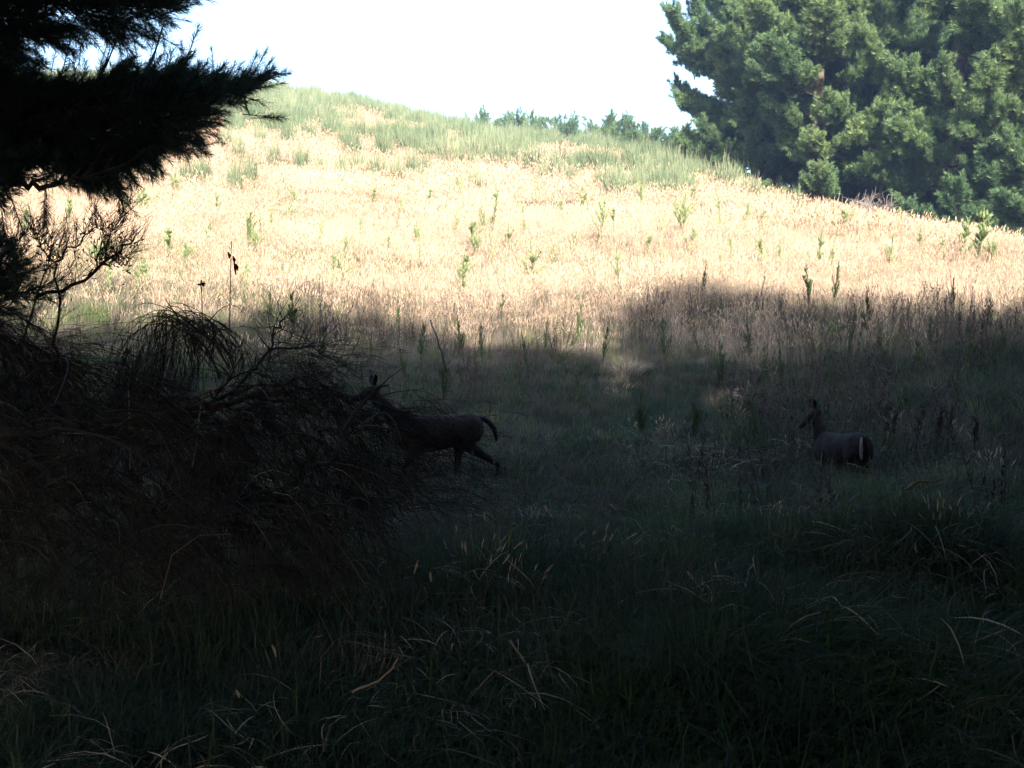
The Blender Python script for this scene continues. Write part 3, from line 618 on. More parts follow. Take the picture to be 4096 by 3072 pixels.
# ------------------------------------------------------------------ twiggy plants
def pxline(L, Y, n=14, dy=0.0):
    P = np.array([at(a, b, Y + dy * i / max(1, len(L) - 1)) for i, (a, b) in enumerate(L)]); t = np.linspace(0, len(P) - 1, n)
    idx = np.arange(len(P)); return np.stack([np.interp(t, idx, P[:, j]) for j in range(3)], 1)
def grow_twigs(mb, P, r, every=1, L=.35, up=(.3, 0, .8), rad=.004, sub=4, spread=.35, sides=3):
    for i in range(2, len(P), every):
        for q in range(2):
            d = np.array(up) + r.normal(0, spread, 3); d /= np.linalg.norm(d); l_ = L * r.uniform(.4, 1.1); p = P[i] + (P[i] - P[i - 1]) * r.uniform(-.5, .5)
            e_ = p + d * l_; mb.tube(bez(p, p + d * l_ * .5 + r.normal(0, .03, 3), e_, 4), [rad, rad * .8, rad * .6, rad * .4], sides, r.uniform(), cap=False)
            for s_ in range(sub):
                t = r.uniform(.25, 1); b = p + d * l_ * t; dd = d + r.normal(0, .45, 3); mb.tube([b, b + dd * l_ * r.uniform(.2, .45)], [rad * .55, rad * .3], sides, r.uniform(), cap=False)
def thing_mesh(name, mb, mats, label, cat, group=None, kind=None, origin=None):
    me = mb.mesh(name, mats); o = obj(name, me)
    if origin is not None:
        me.transform(Matrix.Translation(-Vector(origin))); o.location = origin
    return tag(o, label, cat, group, kind)
r = np.random.default_rng(900)
# bare broom shrub at left against the lit grass
root = empty('dead_broom_shrub', tuple(at(52, 372, 7.8))); ro = np.array(root.location)
st = MB(); tw = MB()
stems = [([(36, 297), (70, 287), (98, 268), (120, 250), (134, 238)], 7.8, .016), ([(53, 372), (56, 330), (60, 290), (52, 262), (46, 243)], 7.8, .012), ([(55, 262), (72, 248), (88, 232), (104, 226)], 7.8, .009),
         ([(88, 276), (100, 258), (110, 240), (116, 226)], 7.8, .007), ([(20, 360), (30, 320), (46, 270), (58, 250)], 7.9, .01), ([(98, 268), (112, 262), (128, 264)], 7.8, .006), ([(50, 262), (38, 240), (30, 230)], 7.8, .006), ([(-10, 300), (4, 262), (20, 240)], 7.7, .007)]
for ln, Y, rd in stems:
    P = pxline(ln, Y, 12); P[1:-1] += r.normal(0, .012, (10, 3)); st.tube(P - ro, np.linspace(rd, rd * .4, 12), 5)
    grow_twigs(tw, P - ro, r, L=.26, up=(.25, 0, .8), rad=.003, spread=.3, sub=7); grow_twigs(tw, P - ro, r, L=.17, up=(.1, 0, .8), rad=.0025, spread=.4, sub=5)
    for q in range(26):
        p = P[r.integers(5, 12)] - ro + r.normal(0, .05, 3); d = r.normal(0, 1, 3); d /= np.linalg.norm(d); W = np.cross(d, [0, 1, 0.2]) * .008
        tw.add([p - W, p + W, p + d * .035], None, [(0, 1, 2)], .2)
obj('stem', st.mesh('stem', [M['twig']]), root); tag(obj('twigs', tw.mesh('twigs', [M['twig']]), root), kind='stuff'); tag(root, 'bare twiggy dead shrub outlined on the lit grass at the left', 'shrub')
# arching dead broom heap
root = empty('arching_dead_broom', tuple(at(180, 400, 7.6))); ro = np.array(root.location); st = MB(); tw = MB()
for i in range(52):
    x0 = r.uniform(190, 240); y0 = r.uniform(330, 380); top = (r.uniform(150, 225), r.uniform(296, 312 + i * .12)); x1 = r.choice([r.uniform(110, 175), r.uniform(228, 262)], p=[.75, .25]); y1 = top[1] + abs(x1 - top[0]) * r.uniform(.25, .9) + r.uniform(0, 20)
    Y = r.uniform(7.2, 8.1); P = bez(at(x0, y0, Y), at(top[0] + (top[0] - x0) * .3, top[1] - 16, Y), at(x1, y1, Y + r.normal(0, .2)), 10); st.tube(P - ro, np.linspace(.0055, .0015, 10) * r.uniform(.6, 1.3), 3, r.uniform(), cap=False)
    if i % 2 == 0:
        n = 7; k_ = r.integers(4, 10, n); b = P[k_] - ro; l_ = r.uniform(.1, .42, n); e_ = b + np.stack([r.normal(-.03, .06, n), r.normal(0, .05, n), -l_], 1)
        Q = np.stack([b, (b + e_) / 2 + r.normal(0, .015, (n, 3)), e_], 1); tw.strips(Q, np.tile(np.array([.0018, 0, 0]), (n, 3, 1)), r.uniform(0, 1, n))
for i in range(300):
    a = r.uniform(118, 200); b0 = 334 + abs(a - 165) * .3 + r.uniform(0, 45); Y = r.uniform(7.3, 8.2); p = at(a, b0, Y) - ro; l_ = r.uniform(.2, .6); e_ = p + np.array([-.12 * l_ * 3 * r.uniform(.2, 1), r.normal(0, .05), -l_])
    tw.tube([p, (p + e_) / 2 + r.normal(0, .02, 3), e_], [.002, .002, .001], 3, r.uniform(), cap=False)
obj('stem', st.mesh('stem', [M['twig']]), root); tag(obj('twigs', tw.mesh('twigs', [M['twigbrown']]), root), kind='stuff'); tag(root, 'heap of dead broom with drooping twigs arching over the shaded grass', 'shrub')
# thin cane with a few hanging dead leaves
root = empty('dead_cane', tuple(at(229, 345, 7.4))); ro = np.array(root.location); st = MB(); P = pxline([(229, 345), (230, 300), (230.5, 270), (231.5, 241)], 7.4, 10); st.tube(P - ro, np.linspace(.005, .0022, 10), 5); obj('stem', st.mesh('stem', [M['paletwig']]), root)
for (a, b, l_) in [(228, 252, 7), (233, 256, 8), (234, 262, 13), (236, 264, 7)]:
    lf = MB(); p = at(a, b, 7.4) - ro; s = 7.4 / F; lf.strips(np.array([[p, p + np.array([.3 * s * 3, .01, -.4 * l_ * s]), p + np.array([.3 * s * 5, 0, -l_ * s])]]), np.array([[[.6 * s, 0, 0], [1.5 * s, .003, 0], [.3 * s, 0, 0]]]), np.array([.1])); obj('leaf', lf.mesh('leaf', [M['twigbrown']]), root)
tag(root, 'thin upright dead cane with four curled leaves against the lit grass', 'cane')
root = empty('dead_flower_stalk', tuple(at(203, 330, 7.3))); ro = np.array(root.location); st = MB(); st.tube(pxline([(203, 330), (202, 305), (201.5, 286)], 7.3, 6) - ro, .003, 4); obj('stem', st.mesh('stem', [M['twig']]), root)
hd = MB(); c0 = at(201.5, 284, 7.3) - ro
for q in range(26): d = r.normal(0, 1, 3); d /= np.linalg.norm(d); hd.tube([c0, c0 + d * .028], [.007, .002], 3, .1)
obj('seed_head', hd.mesh('seed_head', [M['twig']]), root); tag(root, 'dead stalk with one round dark seed head above the arching broom', 'stalk')

# fallen dead broom mass, lower left
root = empty('fallen_broom_bush', tuple(ground_at(170, 560))); ro = np.array(root.location); st = MB(); pl = MB(); tw = MB()
LIMB = [([(-60, 440), (0, 436), (50, 428), (110, 422), (150, 419), (200, 408), (250, 396), (290, 392)], 5.6, .030), ([(0, 436), (60, 432), (100, 436), (140, 446)], 5.5, .018), ([(-20, 440), (30, 455), (80, 480), (150, 505), (200, 530)], 5.3, .012),
        ([(200, 408), (240, 388), (290, 384), (330, 396)], 6.2, .014), ([(-40, 380), (20, 400), (70, 420)], 5.8, .012), ([(30, 455), (70, 500), (110, 560)], 5.2, .012), ([(250, 396), (310, 402), (360, 420), (392, 450)], 6.4, .012), ([(230, 400), (268, 350), (282, 320)], 6.8, .012), ([(268, 350), (310, 345), (350, 370)], 6.8, .008)]
for ln, Y, rd in LIMB:
    P = pxline(ln, Y, 16, .5); P[1:-1] += r.normal(0, .01, (14, 3)); st.tube(P - ro, np.linspace(rd, rd * .45, 16), 7); grow_twigs(tw, P - ro, r, L=.3, up=(.4, 0, .3), rad=.0035, spread=.6, sub=3)
for ln, Y, rd in [([(62, 433), (95, 434), (125, 439)], 5.45, .0035), ([(102, 425), (128, 427), (152, 431)], 5.5, .0035), ([(190, 398), (208, 390), (226, 387)], 5.9, .006), ([(206, 380), (200, 410), (196, 445), (192, 470)], 5.6, .004), ([(128, 382), (129, 400), (130, 440), (130, 470)], 5.5, .0025)]:  # strips along the limbs paint their highlights, the upright ones are pale twigs
    P = pxline(ln, Y, 8); pl.tube(P - ro, rd, 5)
r2 = np.random.default_rng(901)
TOPX = [-40, 0, 60, 120, 180, 230, 290, 340, 380, 400]; TOPY = [330, 350, 385, 400, 400, 395, 382, 380, 400, 440]; BOTY = [620, 610, 600, 600, 595, 590, 580, 560, 540, 520]
def wisps(mb, n, thick, r, lo=.12, hi=.5, x0=-40, x1=400):
    for i in range(n):
        a = x0 + (x1 - x0) * r.uniform(0, 1) ** 1.25; ty = np.interp(a, TOPX, TOPY); by = np.interp(a, TOPX, BOTY); b = ty + (by - ty) * r.uniform(0, .85); Y = r.uniform(5.0, 7.0)
        p = at(a, b, Y) - ro; l_ = r.uniform(lo, hi); s = r.choice([-1, 1], p=[.4, .6]); h1 = np.array([s * r.uniform(.1, .6), r.normal(0, .3), r.uniform(.0, .5)]) * l_; e_ = p + np.array([s * r.uniform(.2, .9) * l_, r.normal(0, .2) * l_, -r.uniform(.2, 1.0) * l_])
        P = bez(p, p + h1, e_, 5); W = np.array([thick * .7, 0, thick * .5]) if r.uniform() < .5 else np.array([0, thick * .2, thick])
        mb.strips(P[None], np.tile(W, (1, 5, 1)) * np.array([1, 1, .9, .7, .3])[None, :, None], np.array([r.uniform()]))
def sprays(mb, st, n, r, xs=(-60, 372)):
    for i in range(n):
        f = i / n; a = xs[0] + (xs[1] - xs[0]) * r.uniform(0, 1) ** 1.1; Y = r.uniform(5.0, 7.2); ty = np.interp(a, TOPX, TOPY); lvl = r.uniform(0, 1) ** 1.3
        b = ty + 8 + (205 if a < 300 else 140) * lvl; p0 = at(a, b, Y) - ro; L = r.uniform(.35, 1.0) * (1.0 if a < 250 else (.6 if a < 310 else .38)); sg = r.choice([-1, 1], p=[.45, .55]) * r.uniform(.5, 1)
        up = r.uniform(.05, .38) * (1 - lvl * .6); P = bez(p0, p0 + np.array([sg * L * .5, r.normal(0, .15), up * L * 1.8]), p0 + np.array([sg * L, r.normal(0, .3), -r.uniform(.1, .55) * L]), 9)
        st.tube(P, np.linspace(.007, .002, 9) * r.uniform(.5, 1.2), 3, r.uniform(), cap=False)
        m_ = r.integers(35, 80) if a < 330 else 16; t = r.uniform(.1, 1, m_) * 7.99; k_ = t.astype(int); b_ = P[k_] + (P[k_ + 1] - P[k_]) * (t - k_)[:, None]; l_ = r.uniform(.08, .5, m_)
        d = np.stack([sg * r.uniform(-.35, .5, m_) + r.normal(0, .12, m_), r.normal(0, .25, m_), -r.uniform(.25, 1, m_)], 1); stray = r.uniform(size=m_) < .16; d[stray, 2] = r.uniform(-.1, .7, stray.sum()); l_[stray] *= .6
        out = np.stack([sg * .4 * l_, r.normal(0, .1, m_) * l_, .12 * l_], 1); Q = np.stack([b_, b_ + d * l_[:, None] * .35 + out * .5, b_ + d * l_[:, None] * .7 + out * .8, b_ + d * l_[:, None] + out * .8], 1)
        W = np.where(r.uniform(size=(m_, 1)) < .5, np.array([[.0017, 0, .0006]]), np.array([[.0006, .0008, .0016]]))
        mb.strips(Q, W[:, None] * np.array([1, 1, .8, .3])[None, :, None], r.uniform(0, 1, m_))
sprays(tw, st, 330, r2); obj('branch', st.mesh('branch', [M['twig']], True), root)
for q in range(26):
    a = r2.uniform(-20, 370); b = np.interp(a, TOPX, TOPY) + r2.uniform(-12, 120); p = at(a, b, r2.uniform(5.0, 6.6)) - ro; d = np.array([r2.normal(.2, .8), r2.normal(0, .4), r2.normal(.1, .45)]); L_ = r2.uniform(.2, .7); P = bez(p, p + d * L_ * .5 + r2.normal(0, .06, 3), p + d * L_, 6)
    tw.tube(P, np.linspace(.010, .003, 6) * r2.uniform(.5, 1.3), 4, r2.uniform(.5, 1), cap=False)
    for z in range(3): k_ = r2.integers(2, 6); dd = d + r2.normal(0, .6, 3); tw.tube([P[k_], P[k_] + dd * L_ * .2, P[k_] + dd * L_ * .4 + r2.normal(0, .02, 3)], [.004, .003, .0015], 3, r2.uniform(.4, 1), cap=False)
wisps(pl, 110, .0015, r2, .12, .4)
tag(obj('twigs', tw.mesh('twigs', [M['twigbrown']]), root), kind='stuff'); tag(obj('pale_twigs', pl.mesh('pale_twigs', [M['paletwig']]), root), kind='stuff')
tag(root, 'large dark fallen dead bush with tangled twigs filling the lower left', 'bush')
# brush clump between the deer and the fallen bush
for (cx, cy, wd, ht, Y, n, lab) in [(392, 452, 85, 85, 8.2, 1700, 'low brown brush of fine twigs hiding the front legs of the left deer'), (300, 372, 70, 40, 8.8, 600, 'sprawl of fine dead stems behind the fallen bush'), (40, 372, 80, 60, 6.8, 900, 'tangle of grey dead stems at the left edge under the bare shrub')]:
    mb = MB()
    for i in range(n):
        a = cx + r.normal(0, wd * .4); b = cy + r.uniform(-.5, .7) * ht; p = at(a, b, Y + r.normal(0, .25)); l_ = r.uniform(.1, .45); d = np.array([r.normal(.2, .6), r.normal(0, .3), r.uniform(-.3, .9)]); e_ = p + d * l_
        P = bez(p, (p + e_) / 2 + np.array([0, 0, .12 * l_]), e_ - np.array([0, 0, .3 * l_]), 5); mb.strips(P[None], np.tile(np.array([.0012, 0, .0014]), (1, 5, 1)), np.array([r.uniform()]))
    thing_mesh('dead_brush', mb, [M['twig']], lab, 'brush', origin=tuple(ground_at(cx, cy + ht * .6)))

# ------------------------------------------------------------------ deer
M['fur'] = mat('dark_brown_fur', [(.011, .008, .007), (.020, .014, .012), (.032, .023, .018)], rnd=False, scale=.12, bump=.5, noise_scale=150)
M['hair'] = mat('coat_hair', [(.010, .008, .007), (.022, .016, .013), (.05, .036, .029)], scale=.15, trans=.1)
M['fur_black'] = mat('black_tail_fur', [(.008, .006, .006), (.014, .011, .010)], rnd=False, scale=.1, bump=.5, noise_scale=150)
M['fur_pale'] = mat('pale_rump_fur', [(.14, .13, .125), (.26, .24, .23)], rnd=False, scale=.05, bump=.4, noise_scale=150)
M['hoof'] = mat('dark_horn', [(.015, .013, .012), (.03, .026, .022)], rnd=False, scale=.05, rough=.4)
M['eye'] = mat('wet_dark_eye', [(.004, .003, .003), (.008, .006, .005)], rnd=False, scale=.05, rough=.08, spec=.6)
def loft(rings, sides=16):
    """rings: (centre, radius across, radius in the other direction, normal) -> closed tube"""
    C_ = np.array([q[0] for q in rings], float); T = np.gradient(C_, axis=0); T /= np.linalg.norm(T, axis=1, keepdims=True); V = []; k_ = len(rings)
    for i, q in enumerate(rings):
        t = T[i]; side = np.array([0, 1.0, 0]); side -= t * side.dot(t); side /= np.linalg.norm(side); up = np.cross(t, side)
        for j in range(sides): a = 2 * np.pi * j / sides; V.append(C_[i] + side * q[1] * math.cos(a) + up * q[2] * math.sin(a))
    Q = [(i * sides + j, i * sides + (j + 1) % sides, (i + 1) * sides + (j + 1) % sides, (i + 1) * sides + j) for i in range(k_ - 1) for j in range(sides)]
    V.append(C_[0] - T[0] * rings[0][1] * .3); V.append(C_[-1] + T[-1] * rings[-1][1] * .3); n = k_ * sides
    Tt = [(n, (j + 1) % sides, j) for j in range(sides)] + [(n + 1, (k_ - 1) * sides + j, (k_ - 1) * sides + (j + 1) % sides) for j in range(sides)]
    return np.array(V), Q, Tt
def make_deer(label, loc, yaw, head_yaw, walk, scale=1.0, pale=True, head_down=.45, up=1.07, reach=None):
    e = empty('deer', loc); e.rotation_euler = (0, 0, yaw); e.scale = (scale,) * 3; tag(e, label, 'deer')
    body = MB(); A = lambda rings, s=16: body.add(*loft(rings, s))
    # trunk: deep chest, tucked belly, round rump; +x is forward
    A([((-.47, 0, .70), .05, .07), ((-.43, 0, .70), .115, .13), ((-.34, 0, .69), .155, .175), ((-.20, 0, .675), .155, .17), ((0, 0, .645), .165, .185), ((.18, 0, .635), .165, .205), ((.32, 0, .64), .145, .21), ((.43, 0, .67), .10, .16), ((.48, 0, .70), .05, .09)], 20)
    nk = np.array([reach or (.74 if walk else .62), 0, up]); cy, sy = math.cos(head_yaw), math.sin(head_yaw)
    nk = np.array([.40 + (nk[0] - .40) * math.cos(head_yaw * .35), (nk[0] - .40) * math.sin(head_yaw * .35), nk[2]])
    b0 = np.array([.34, 0, .70]); mid = (b0 + nk) / 2 + np.array([.02, 0, -.03])
    A([(b0, .105, .15), (b0 * .6 + nk * .4 + [.01, 0, -.02], .08, .105), (b0 * .3 + nk * .7, .06, .075), (nk, .055, .065), (nk + [.02, 0, .04], .04, .045)])
    fd = np.array([cy, sy, -head_down]); fd /= np.linalg.norm(fd)
    H0 = nk - fd * .03 + np.array([0, 0, .03])
    hd = MB(); rings = [(-.05, .035, .04), (0, .06, .068), (.06, .064, .07), (.12, .05, .058), (.18, .035, .042), (.23, .028, .033), (.265, .024, .026)]
    side = np.cross([0, 0, 1.0], fd); side /= np.linalg.norm(side); upv = np.cross(fd, side)
    V = []
    for d_, a_, b_ in rings:
        for j in range(14): q = 2 * np.pi * j / 14; V.append(H0 + fd * d_ + side * a_ * math.cos(q) + upv * (b_ * math.sin(q) - d_ * .08))
    V.append(H0 - fd * .065); V.append(H0 + fd * .275 - upv * .02); Q = [(i * 14 + j, i * 14 + (j + 1) % 14, (i + 1) * 14 + (j + 1) % 14, (i + 1) * 14 + j) for i in range(6) for j in range(14)]; n = 98
    body.add(np.array(V), Q, [(n, (j + 1) % 14, j) for j in range(14)] + [(n + 1, 84 + j, 84 + (j + 1) % 14) for j in range(14)])
    # legs: (hip, knee, hock, fetlock, hoof)
    hb = .22 if walk else .03; fb = .12 if walk else .02
    for s in (-1, 1):
        sw = s * (1 if walk else .4)
        hx = -.33; ft = np.array([hx - .04 - sw * hb, s * .075, .05])
        hip = np.array([hx + .02, s * .085, .66]); kn = np.array([hx + .07 - sw * hb * .2, s * .09, .50]); hk = np.array([ft[0] - .045, s * .08, .31 if sw < 0 else .30]); fe = np.array([ft[0] - .005, s * .075, .10])
        A([(hip, .08, .13), (hip * .5 + kn * .5, .072, .115), (kn, .05, .075), (kn * .5 + hk * .5, .032, .045), (hk, .022, .033), (hk * .5 + fe * .5, .015, .02), (fe, .017, .022), (ft, .015, .02)], 10)
        fx = .31; f2 = np.array([fx + .02 + sw * fb, s * .07, .05]); shd = np.array([fx + .02, s * .085, .62]); el = np.array([fx - .02, s * .085, .46]); wr = np.array([(fx + f2[0]) / 2 + .01, s * .075, .27]); fe = np.array([f2[0] - .005, s * .07, .10])
        A([(shd, .06, .11), (el, .045, .065), (el * .5 + wr * .5, .028, .036), (wr, .022, .025), (wr * .5 + fe * .5, .014, .016), (fe, .016, .02), (f2, .014, .018)], 10)
        for p, nm in ((ft, 'hoof'), (f2, 'hoof')):
            hm = MB(); hm.add(*loft([((p[0] - .01, p[1], .075), .016, .02), ((p[0] + .005, p[1], .03), .020, .026), ((p[0] + .015, p[1], .0), .022, .030)], 8)); obj('hoof', hm.mesh('hoof', [M['hoof']], True), e)
        # ears
        em = MB(); bp = H0 + fd * .0 + side * s * .045 + upv * .05; ed = side * s * .75 + upv * .75 - fd * .25; ed /= np.linalg.norm(ed); wv = np.cross(ed, fd) * .5 + (fd - ed * fd.dot(ed)) * .8; wv /= np.linalg.norm(wv); nv = np.cross(ed, wv)
        V = []
        for t_, w_ in ((0, .018), (.25, .034), (.5, .038), (.75, .028), (1, .004)):
            for q in np.linspace(-1, 1, 5): V.append(bp + ed * .17 * t_ + wv * w_ * q + nv * (q * q - .5) * .018)
            for q in np.linspace(1, -1, 5): V.append(bp + ed * .17 * t_ + wv * w_ * q * 1.02 + nv * ((q * q - .5) * .018 + .005))
        Q = [(i * 10 + j, i * 10 + (j + 1) % 10, (i + 1) * 10 + (j + 1) % 10, (i + 1) * 10 + j) for i in range(4) for j in range(10)]
        em.add(np.array(V), Q); obj('ear', em.mesh('ear', [M['fur']], True), e)
        ey = MB(); ec = H0 + fd * .075 + side * s * .058 + upv * .018; V, Q, Tt = loft([(ec + np.array([0, 0, z]), w_, w_) for z, w_ in ((-.012, .004), (-.007, .010), (0, .013), (.007, .010), (.012, .004))], 8); ey.add(V, Q, Tt); obj('eye', ey.mesh('eye', [M['eye']], True), e)
    me = body.mesh('body', [M['fur']], True); o = obj('body', me, e)
    hr = np.random.default_rng(77); Vb = np.concatenate(body.v); Qb = np.concatenate(body.f4); area = np.linalg.norm(np.cross(Vb[Qb[:, 1]] - Vb[Qb[:, 0]], Vb[Qb[:, 3]] - Vb[Qb[:, 0]]), axis=1); nh = 15000
    qi = hr.choice(len(Qb), nh, p=area / area.sum()); a_, b_ = hr.uniform(0, 1, (2, nh, 1)); q_ = Qb[qi]
    hp = (Vb[q_[:, 0]] * (1 - a_) + Vb[q_[:, 1]] * a_) * (1 - b_) + (Vb[q_[:, 3]] * (1 - a_) + Vb[q_[:, 2]] * a_) * b_
    nv = np.cross(Vb[q_[:, 1]] - Vb[q_[:, 0]], Vb[q_[:, 3]] - Vb[q_[:, 0]]); nv /= np.linalg.norm(nv, axis=1, keepdims=True) + 1e-9
    cen = np.array([[0, 0, .66]]); sgn = np.sign(np.sum(nv * (hp - (Vb[q_[:, 0]] + Vb[q_[:, 2]]) / 2 + (hp - cen) * 1e-3), 1, keepdims=True)); ctr = np.stack([hp[:, 0], np.zeros(nh), np.full(nh, .66)], 1); sgn = np.where(np.sum(nv * (hp - ctr), 1, keepdims=True) < 0, -1, 1)
    nv = nv * sgn; dh = nv * .35 + np.array([[-.8, 0, -.45]]) + hr.normal(0, .2, (nh, 3)); dh /= np.linalg.norm(dh, axis=1, keepdims=True); lh = hr.uniform(.012, .028, (nh, 1)); hb = hp - nv * .006
    Wh = np.cross(dh, nv); Wh /= np.linalg.norm(Wh, axis=1, keepdims=True) + 1e-9; ct = MB(); ct.strips(np.stack([hb, hb + dh * lh * .6 + nv * .004, hb + dh * lh + nv * .003], 1), Wh[:, None] * np.array([1, .8, .1])[None, :, None] * .0013, hr.uniform(0, 1, nh))
    tag(obj('coat', ct.mesh('coat', [M['hair']]), e), kind='stuff')
    rm = o.modifiers.new('skin', 'REMESH'); rm.mode = 'VOXEL'; rm.voxel_size = .011; rm.use_smooth_shade = True
    smo = o.modifiers.new('soft', 'SMOOTH'); smo.iterations = 5; smo.factor = .6
    if pale:
        for s in (-1, 1):
            pm = MB(); V, Q, Tt = loft([((-.465 + .02 * abs(q - .5), s * (.055 + .012 * math.sin(q * 3.1)), .80 - .26 * q), .016 * math.sin(max(.1, q) * 2.9) + .008, .014) for q in np.linspace(0, 1, 7)], 10); pm.add(V, Q, Tt); obj('rump_patch', pm.mesh('rump_patch', [M['fur_pale']], True), e)
    tl = MB(); sx = -.06 if walk else .0
    tw_ = 1.12 if walk else 1.0
    tl.add(*loft([((-.42, 0, .80), .024, .026), ((-.48, 0, .80), .030 * tw_, .028 * tw_), ((-.52 + sx * .3, 0, .76), .03 * tw_, .026 * tw_), ((-.545 + sx * .8, 0, .69), .032 * tw_, .026 * tw_), ((-.555 + sx, 0, .61), .028 * tw_, .020 * tw_), ((-.56 + sx, 0, .555), .010, .010)], 12)); obj('tail', tl.mesh('tail', [M['fur_black']], True), e)
    nm = MB(); nc = H0 + fd * .262 - upv * .02; nm.add(*loft([(nc, .018, .014), (nc + fd * .012, .019, .015), (nc + fd * .022, .01, .008)], 8)); obj('nose', nm.mesh('nose', [M['fur_black']], True), e)
    return e
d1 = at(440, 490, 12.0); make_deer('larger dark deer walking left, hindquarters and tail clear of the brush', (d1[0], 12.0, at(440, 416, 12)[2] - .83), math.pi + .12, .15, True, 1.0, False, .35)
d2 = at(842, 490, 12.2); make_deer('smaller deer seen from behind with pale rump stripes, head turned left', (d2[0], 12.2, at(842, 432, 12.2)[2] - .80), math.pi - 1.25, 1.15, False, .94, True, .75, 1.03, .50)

# ------------------------------------------------------------------ stalks, sticks, rocks
def dock(u, top, bot, Y, lean, label):
    mb = MB(); b = at(u, bot, Y); t = at(u + lean, top, Y); e = empty('dock_stalk', tuple(b)); P = bez(b, (b + t) / 2 + r.normal(0, .02, 3), t, 8) - b; mb.tube(P, np.linspace(.008, .003, 8), 5); obj('stem', mb.mesh('stem', [M['twig']]), e)
    s = MB(); h = np.linalg.norm(t - b)
    for q in range(int(r.uniform(60, 140))):
        f = r.uniform(.3, 1) ** .8; p = P[0] + (P[-1] - P[0]) * f + r.normal(0, .018, 3); d = r.normal(0, 1, 3); d[2] += .8; d /= np.linalg.norm(d); s.strips((p + d[None, None] * np.array([0, .5, 1])[None, :, None] * .045), np.tile(np.array([.006, .002, 0]), (1, 3, 1)), np.array([r.uniform()]))
    obj('seed_head', s.mesh('seed_head', [M['weed']]), e); tag(e, label, 'stalk', 'dead dock stalks right of the small deer')
dock(882, 403, 447, 12.5, 8, 'leftmost dead dock stalk right of the small deer, leaning right'); dock(889, 408, 450, 12.4, 9, 'dead dock stalk close behind the leftmost one')
dock(911, 408, 450, 12.4, 14, 'strongly leaning dead dock stalk in the middle of the group'); dock(936, 408, 455, 12.3, 6, 'upright dark dock stalk right of the leaning one'); dock(947, 410, 452, 12.4, 5, 'tall dock stalk second from the right'); dock(976, 419, 455, 12.3, 0, 'short rightmost dock stalk with a blunt dark top')
def stick(name, pts, Y, rad, m, label, cat='stick', dy=0.0, sides=7):
    P = pxline(pts, Y, 10, dy); P[1:-1] += r.normal(0, rad * .3, (8, 3)); mb = MB(); mb.tube(P, np.linspace(rad, rad * .5, 10), sides); return thing_mesh(name, mb, [M[m]], label, cat, origin=tuple(P[0]))
stick('leaning_stick', [(447, 372), (440, 348), (430, 320)], 15.5, .016, 'twig', 'dark stick leaning left above the back of the left deer')
stick('broken_branch', [(905, 490), (918, 482), (930, 481), (942, 479)], 6.6, .009, 'orange', 'orange brown broken branch lying on the tussock at the right', 'branch')
stick('dry_stalk', [(943, 512), (942, 500), (940, 493), (936, 489)], 6.4, .004, 'paletwig', 'pale curved dry stalk hanging over the dark tussock', 'stalk')
stick('pale_stick', [(352, 692), (378, 681), (392, 669), (398, 657)], 3.9, .005, 'paletwig', 'pale broken stick poking up in the bottom foreground')
stick('bark_strip', [(858, 652), (880, 645), (896, 643), (908, 645)], 4.4, .010, 'twig', 'curled reddish bark strip lying in the lower right grass', 'bark')
stick('grass_stalk', [(510, 640), (528, 668), (545, 690)], 4.4, .005, 'paletwig', 'thick dry stalk leaning in the centre foreground', 'stalk')
stick('bent_stem', [(160, 600), (172, 555), (200, 535), (232, 534)], 4.9, .0018, 'paletwig', 'long thin stem bowed over the dark brush', 'stem')
stick('crossed_stem', [(508, 560), (530, 580), (552, 618)], 5.6, .004, 'paletwig', 'thin kinked stem crossing the dark grass in the centre', 'stem')
for i, (a, b, l_, dx) in enumerate([(484, 512, 9, 1), (540, 508, 10, -3), (545, 505, 7, 2), (418, 560, 14, -4), (430, 572, 10, 1), (236, 690, 8, 3), (272, 645, 12, 4), (790, 592, 5, -7), (958, 545, 2, 9), (915, 543, 10, 2)]):
    mb = MB(); Y = 5.5 if b < 600 else 4.0; s = Y / F; p = at(a, b, Y); P = np.array([[p, p + np.array([dx * s * .5, .01, -l_ * s * .5]), p + np.array([dx * s, 0, -l_ * s])]]); W = np.array([[[.8 * s, 0, .3 * s], [1.3 * s, .002, .3 * s], [.5 * s, 0, 0]]]); mb.strips(P, W, np.array([.9]))
    mb.strips(P + np.array([0, .003, 0]), W * .8, np.array([.9]))
    LB = ['pale folded leaf blade right of the left deer, highest of the pale scraps', 'bright leaf scrap standing in the middle grass', 'small bright leaf scrap beside the standing one', 'long pale leaf hanging left of centre', 'pale leaf just right of the long hanging leaf', 'leaf scrap low at the left foreground', 'slanting pale leaf in the lower left', 'sideways pale scrap at centre right', 'flat pale leaf under the right tussock', 'upright yellowish leaf at the right tussock foot']
    thing_mesh('dead_leaf', mb, [M['paletwig']], LB[i], 'leaf', 'pale dead leaves caught in the shaded grass', origin=tuple(p))
# big tussocks
for i, (a, b, wd, lab) in enumerate([(930, 520, .5, 'large dark drooping tussock under the broken branch'), (790, 505, .5, 'broad dark tussock left of the large drooping one'), (575, 575, .4, 'dark grass tussock in the centre foreground'), (705, 650, .35, 'low tussock in the lower centre right'), (1005, 470, .4, 'dark tussock at the right edge'), (460, 575, .35, 'stemmy tussock below the left deer')]):
    mb = MB(); g = ground_at(a, b + 25); rr_ = np.random.default_rng(950 + i); blades(mb, 900, .5, wd * .6, .005, .9, seg=5, r=rr_, droop=.6, hvar=.5); o = obj('tussock', mb.mesh('tussock', [M['green'] if i % 2 == 0 else M['green']])); o.location = g - np.array([0, 0, .05]); tag(o, lab, 'tussock', 'grass tussocks in the foreground')
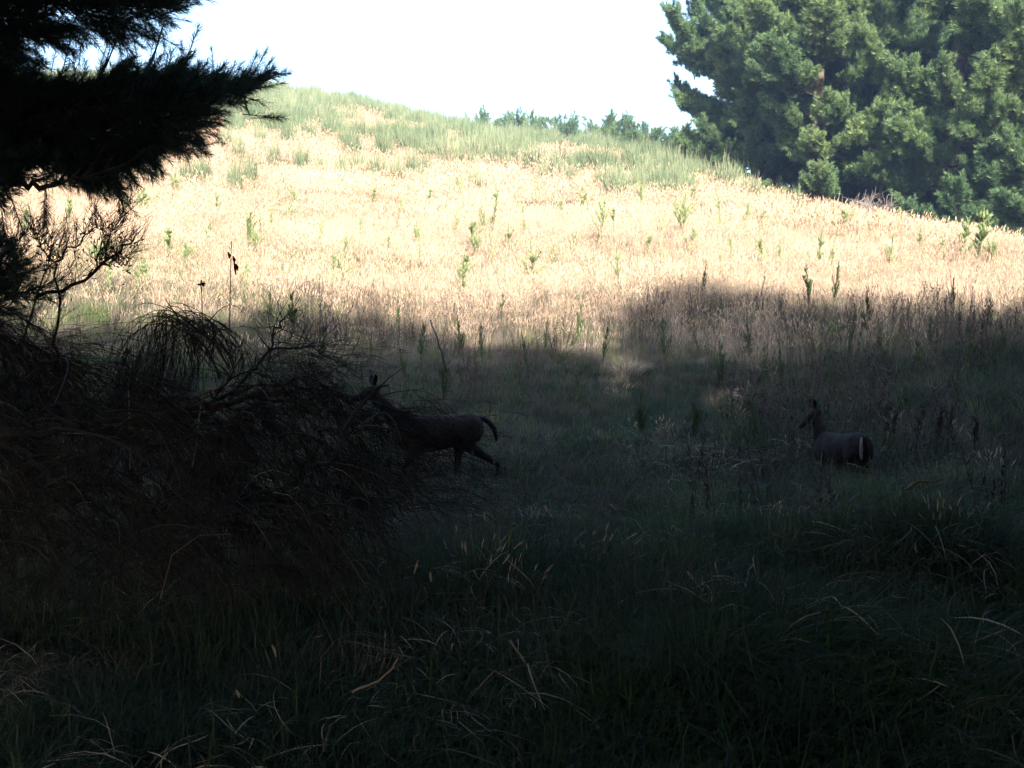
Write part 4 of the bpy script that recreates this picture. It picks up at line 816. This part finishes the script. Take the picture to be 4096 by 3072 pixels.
# sunlit bits in the shade
g = ground_at(628, 378); mb = MB(); blades(mb, 260, .45, .22, .007, .7, r=r); o = obj('tussock', mb.mesh('tussock', [M['straw']])); o.location = g; tag(o, 'bright sunlit straw tussock alone in the shade near the centre', 'tussock')
g = ground_at(742, 412); mb = MB()
for q in range(90):
    a = r.uniform(0, 6.28); d = np.array([math.cos(a), math.sin(a), abs(r.normal(0, .45))]); d /= np.linalg.norm(d); l_ = r.uniform(.08, .36); p = r.normal(0, .09, 3); p[2] = abs(p[2]); mb.tube(bez(p, p + d * l_ * .5 + r.normal(0, .06, 3), p + d * l_ + r.normal(0, .03, 3), 5), np.array([.007, .006, .005, .004, .002]) * r.uniform(.5, 1.2), 3, r.uniform())
thing_mesh('dead_branch_pile', mb, [M['twig']], 'small pile of bare branches caught by a patch of sun', 'branches').location = g + np.array([0, 0, .14])
g = ground_at(330, 344); mb = MB(); blades(mb, 40, .5, .05, .016, .8, r=r, seg=4); o = obj('flax_tuft', mb.mesh('flax_tuft', [M['dead']])); o.location = g + np.array([0, 0, .15]); tag(o, 'dead pale spiky tuft in the shade above the fallen bush', 'tuft')
# bare grey shrub under the big pines
g = ground_at(862, 214); e = empty('bare_shrub', tuple(g)); mb = MB()
for q in range(300):
    d = r.normal(0, 1, 3); d[2] = abs(d[2]) * .6 + .1; d /= np.linalg.norm(d); l_ = r.uniform(.5, 1.2); p = r.normal(0, .6, 3); p[2] = abs(p[2]) * .6; mb.tube(bez(p, p + d * l_ * .5 + r.normal(0, .15, 3), p + d * l_, 4), [.012, .01, .008, .004], 3, r.uniform(), cap=False)
tag(obj('twigs', mb.mesh('twigs', [M['paletwig']]), e), kind='stuff'); tag(e, 'bare grey twiggy shrub at the foot of the big pines', 'shrub')
# rock on the upper hill
g = ground_at(327, 111); mb = MB(); V, Q, Tt = loft([((0, 0, z), a_ * (1 + .1 * i), a_) for i, (z, a_) in enumerate([(-.1, .25), (.1, .32), (.25, .25), (.34, .12)])], 8); V += r.normal(0, .03, V.shape); mb.add(V, Q, Tt); thing_mesh('rock', mb, [M['rock']], 'small pale rock near the top of the hill', 'rock').location = g
# ------------------------------------------------------------------ air
HAZE = 0.0006
mb = MB(); X0, X1, Y0_, Y1_, Z0_, Z1_ = -150, 150, -40, 190, -12, 36
V = [(x, y, z) for x in (X0, X1) for y in (Y0_, Y1_) for z in (Z0_, Z1_)]
mb.add(V, [(0, 1, 3, 2), (4, 6, 7, 5), (0, 4, 5, 1), (2, 3, 7, 6), (0, 2, 6, 4), (1, 5, 7, 3)])
hm = bpy.data.materials.new('haze'); hm.use_nodes = True; t = hm.node_tree; t.nodes.clear(); ou = t.nodes.new('ShaderNodeOutputMaterial'); pv = t.nodes.new('ShaderNodeVolumePrincipled')
pv.inputs['Color'].default_value = (.36, .54, 1.0, 1); pv.inputs['Density'].default_value = HAZE; t.links.new(pv.outputs[0], ou.inputs['Volume'])
o = obj('haze', mb.mesh('haze', [hm])); tag(o, 'thin pale blue air over the slope', 'haze', kind='stuff')
print('tris', sum(len(o.data.polygons) for o in SC.objects if o.type == 'MESH'), 'objects', len(SC.objects))
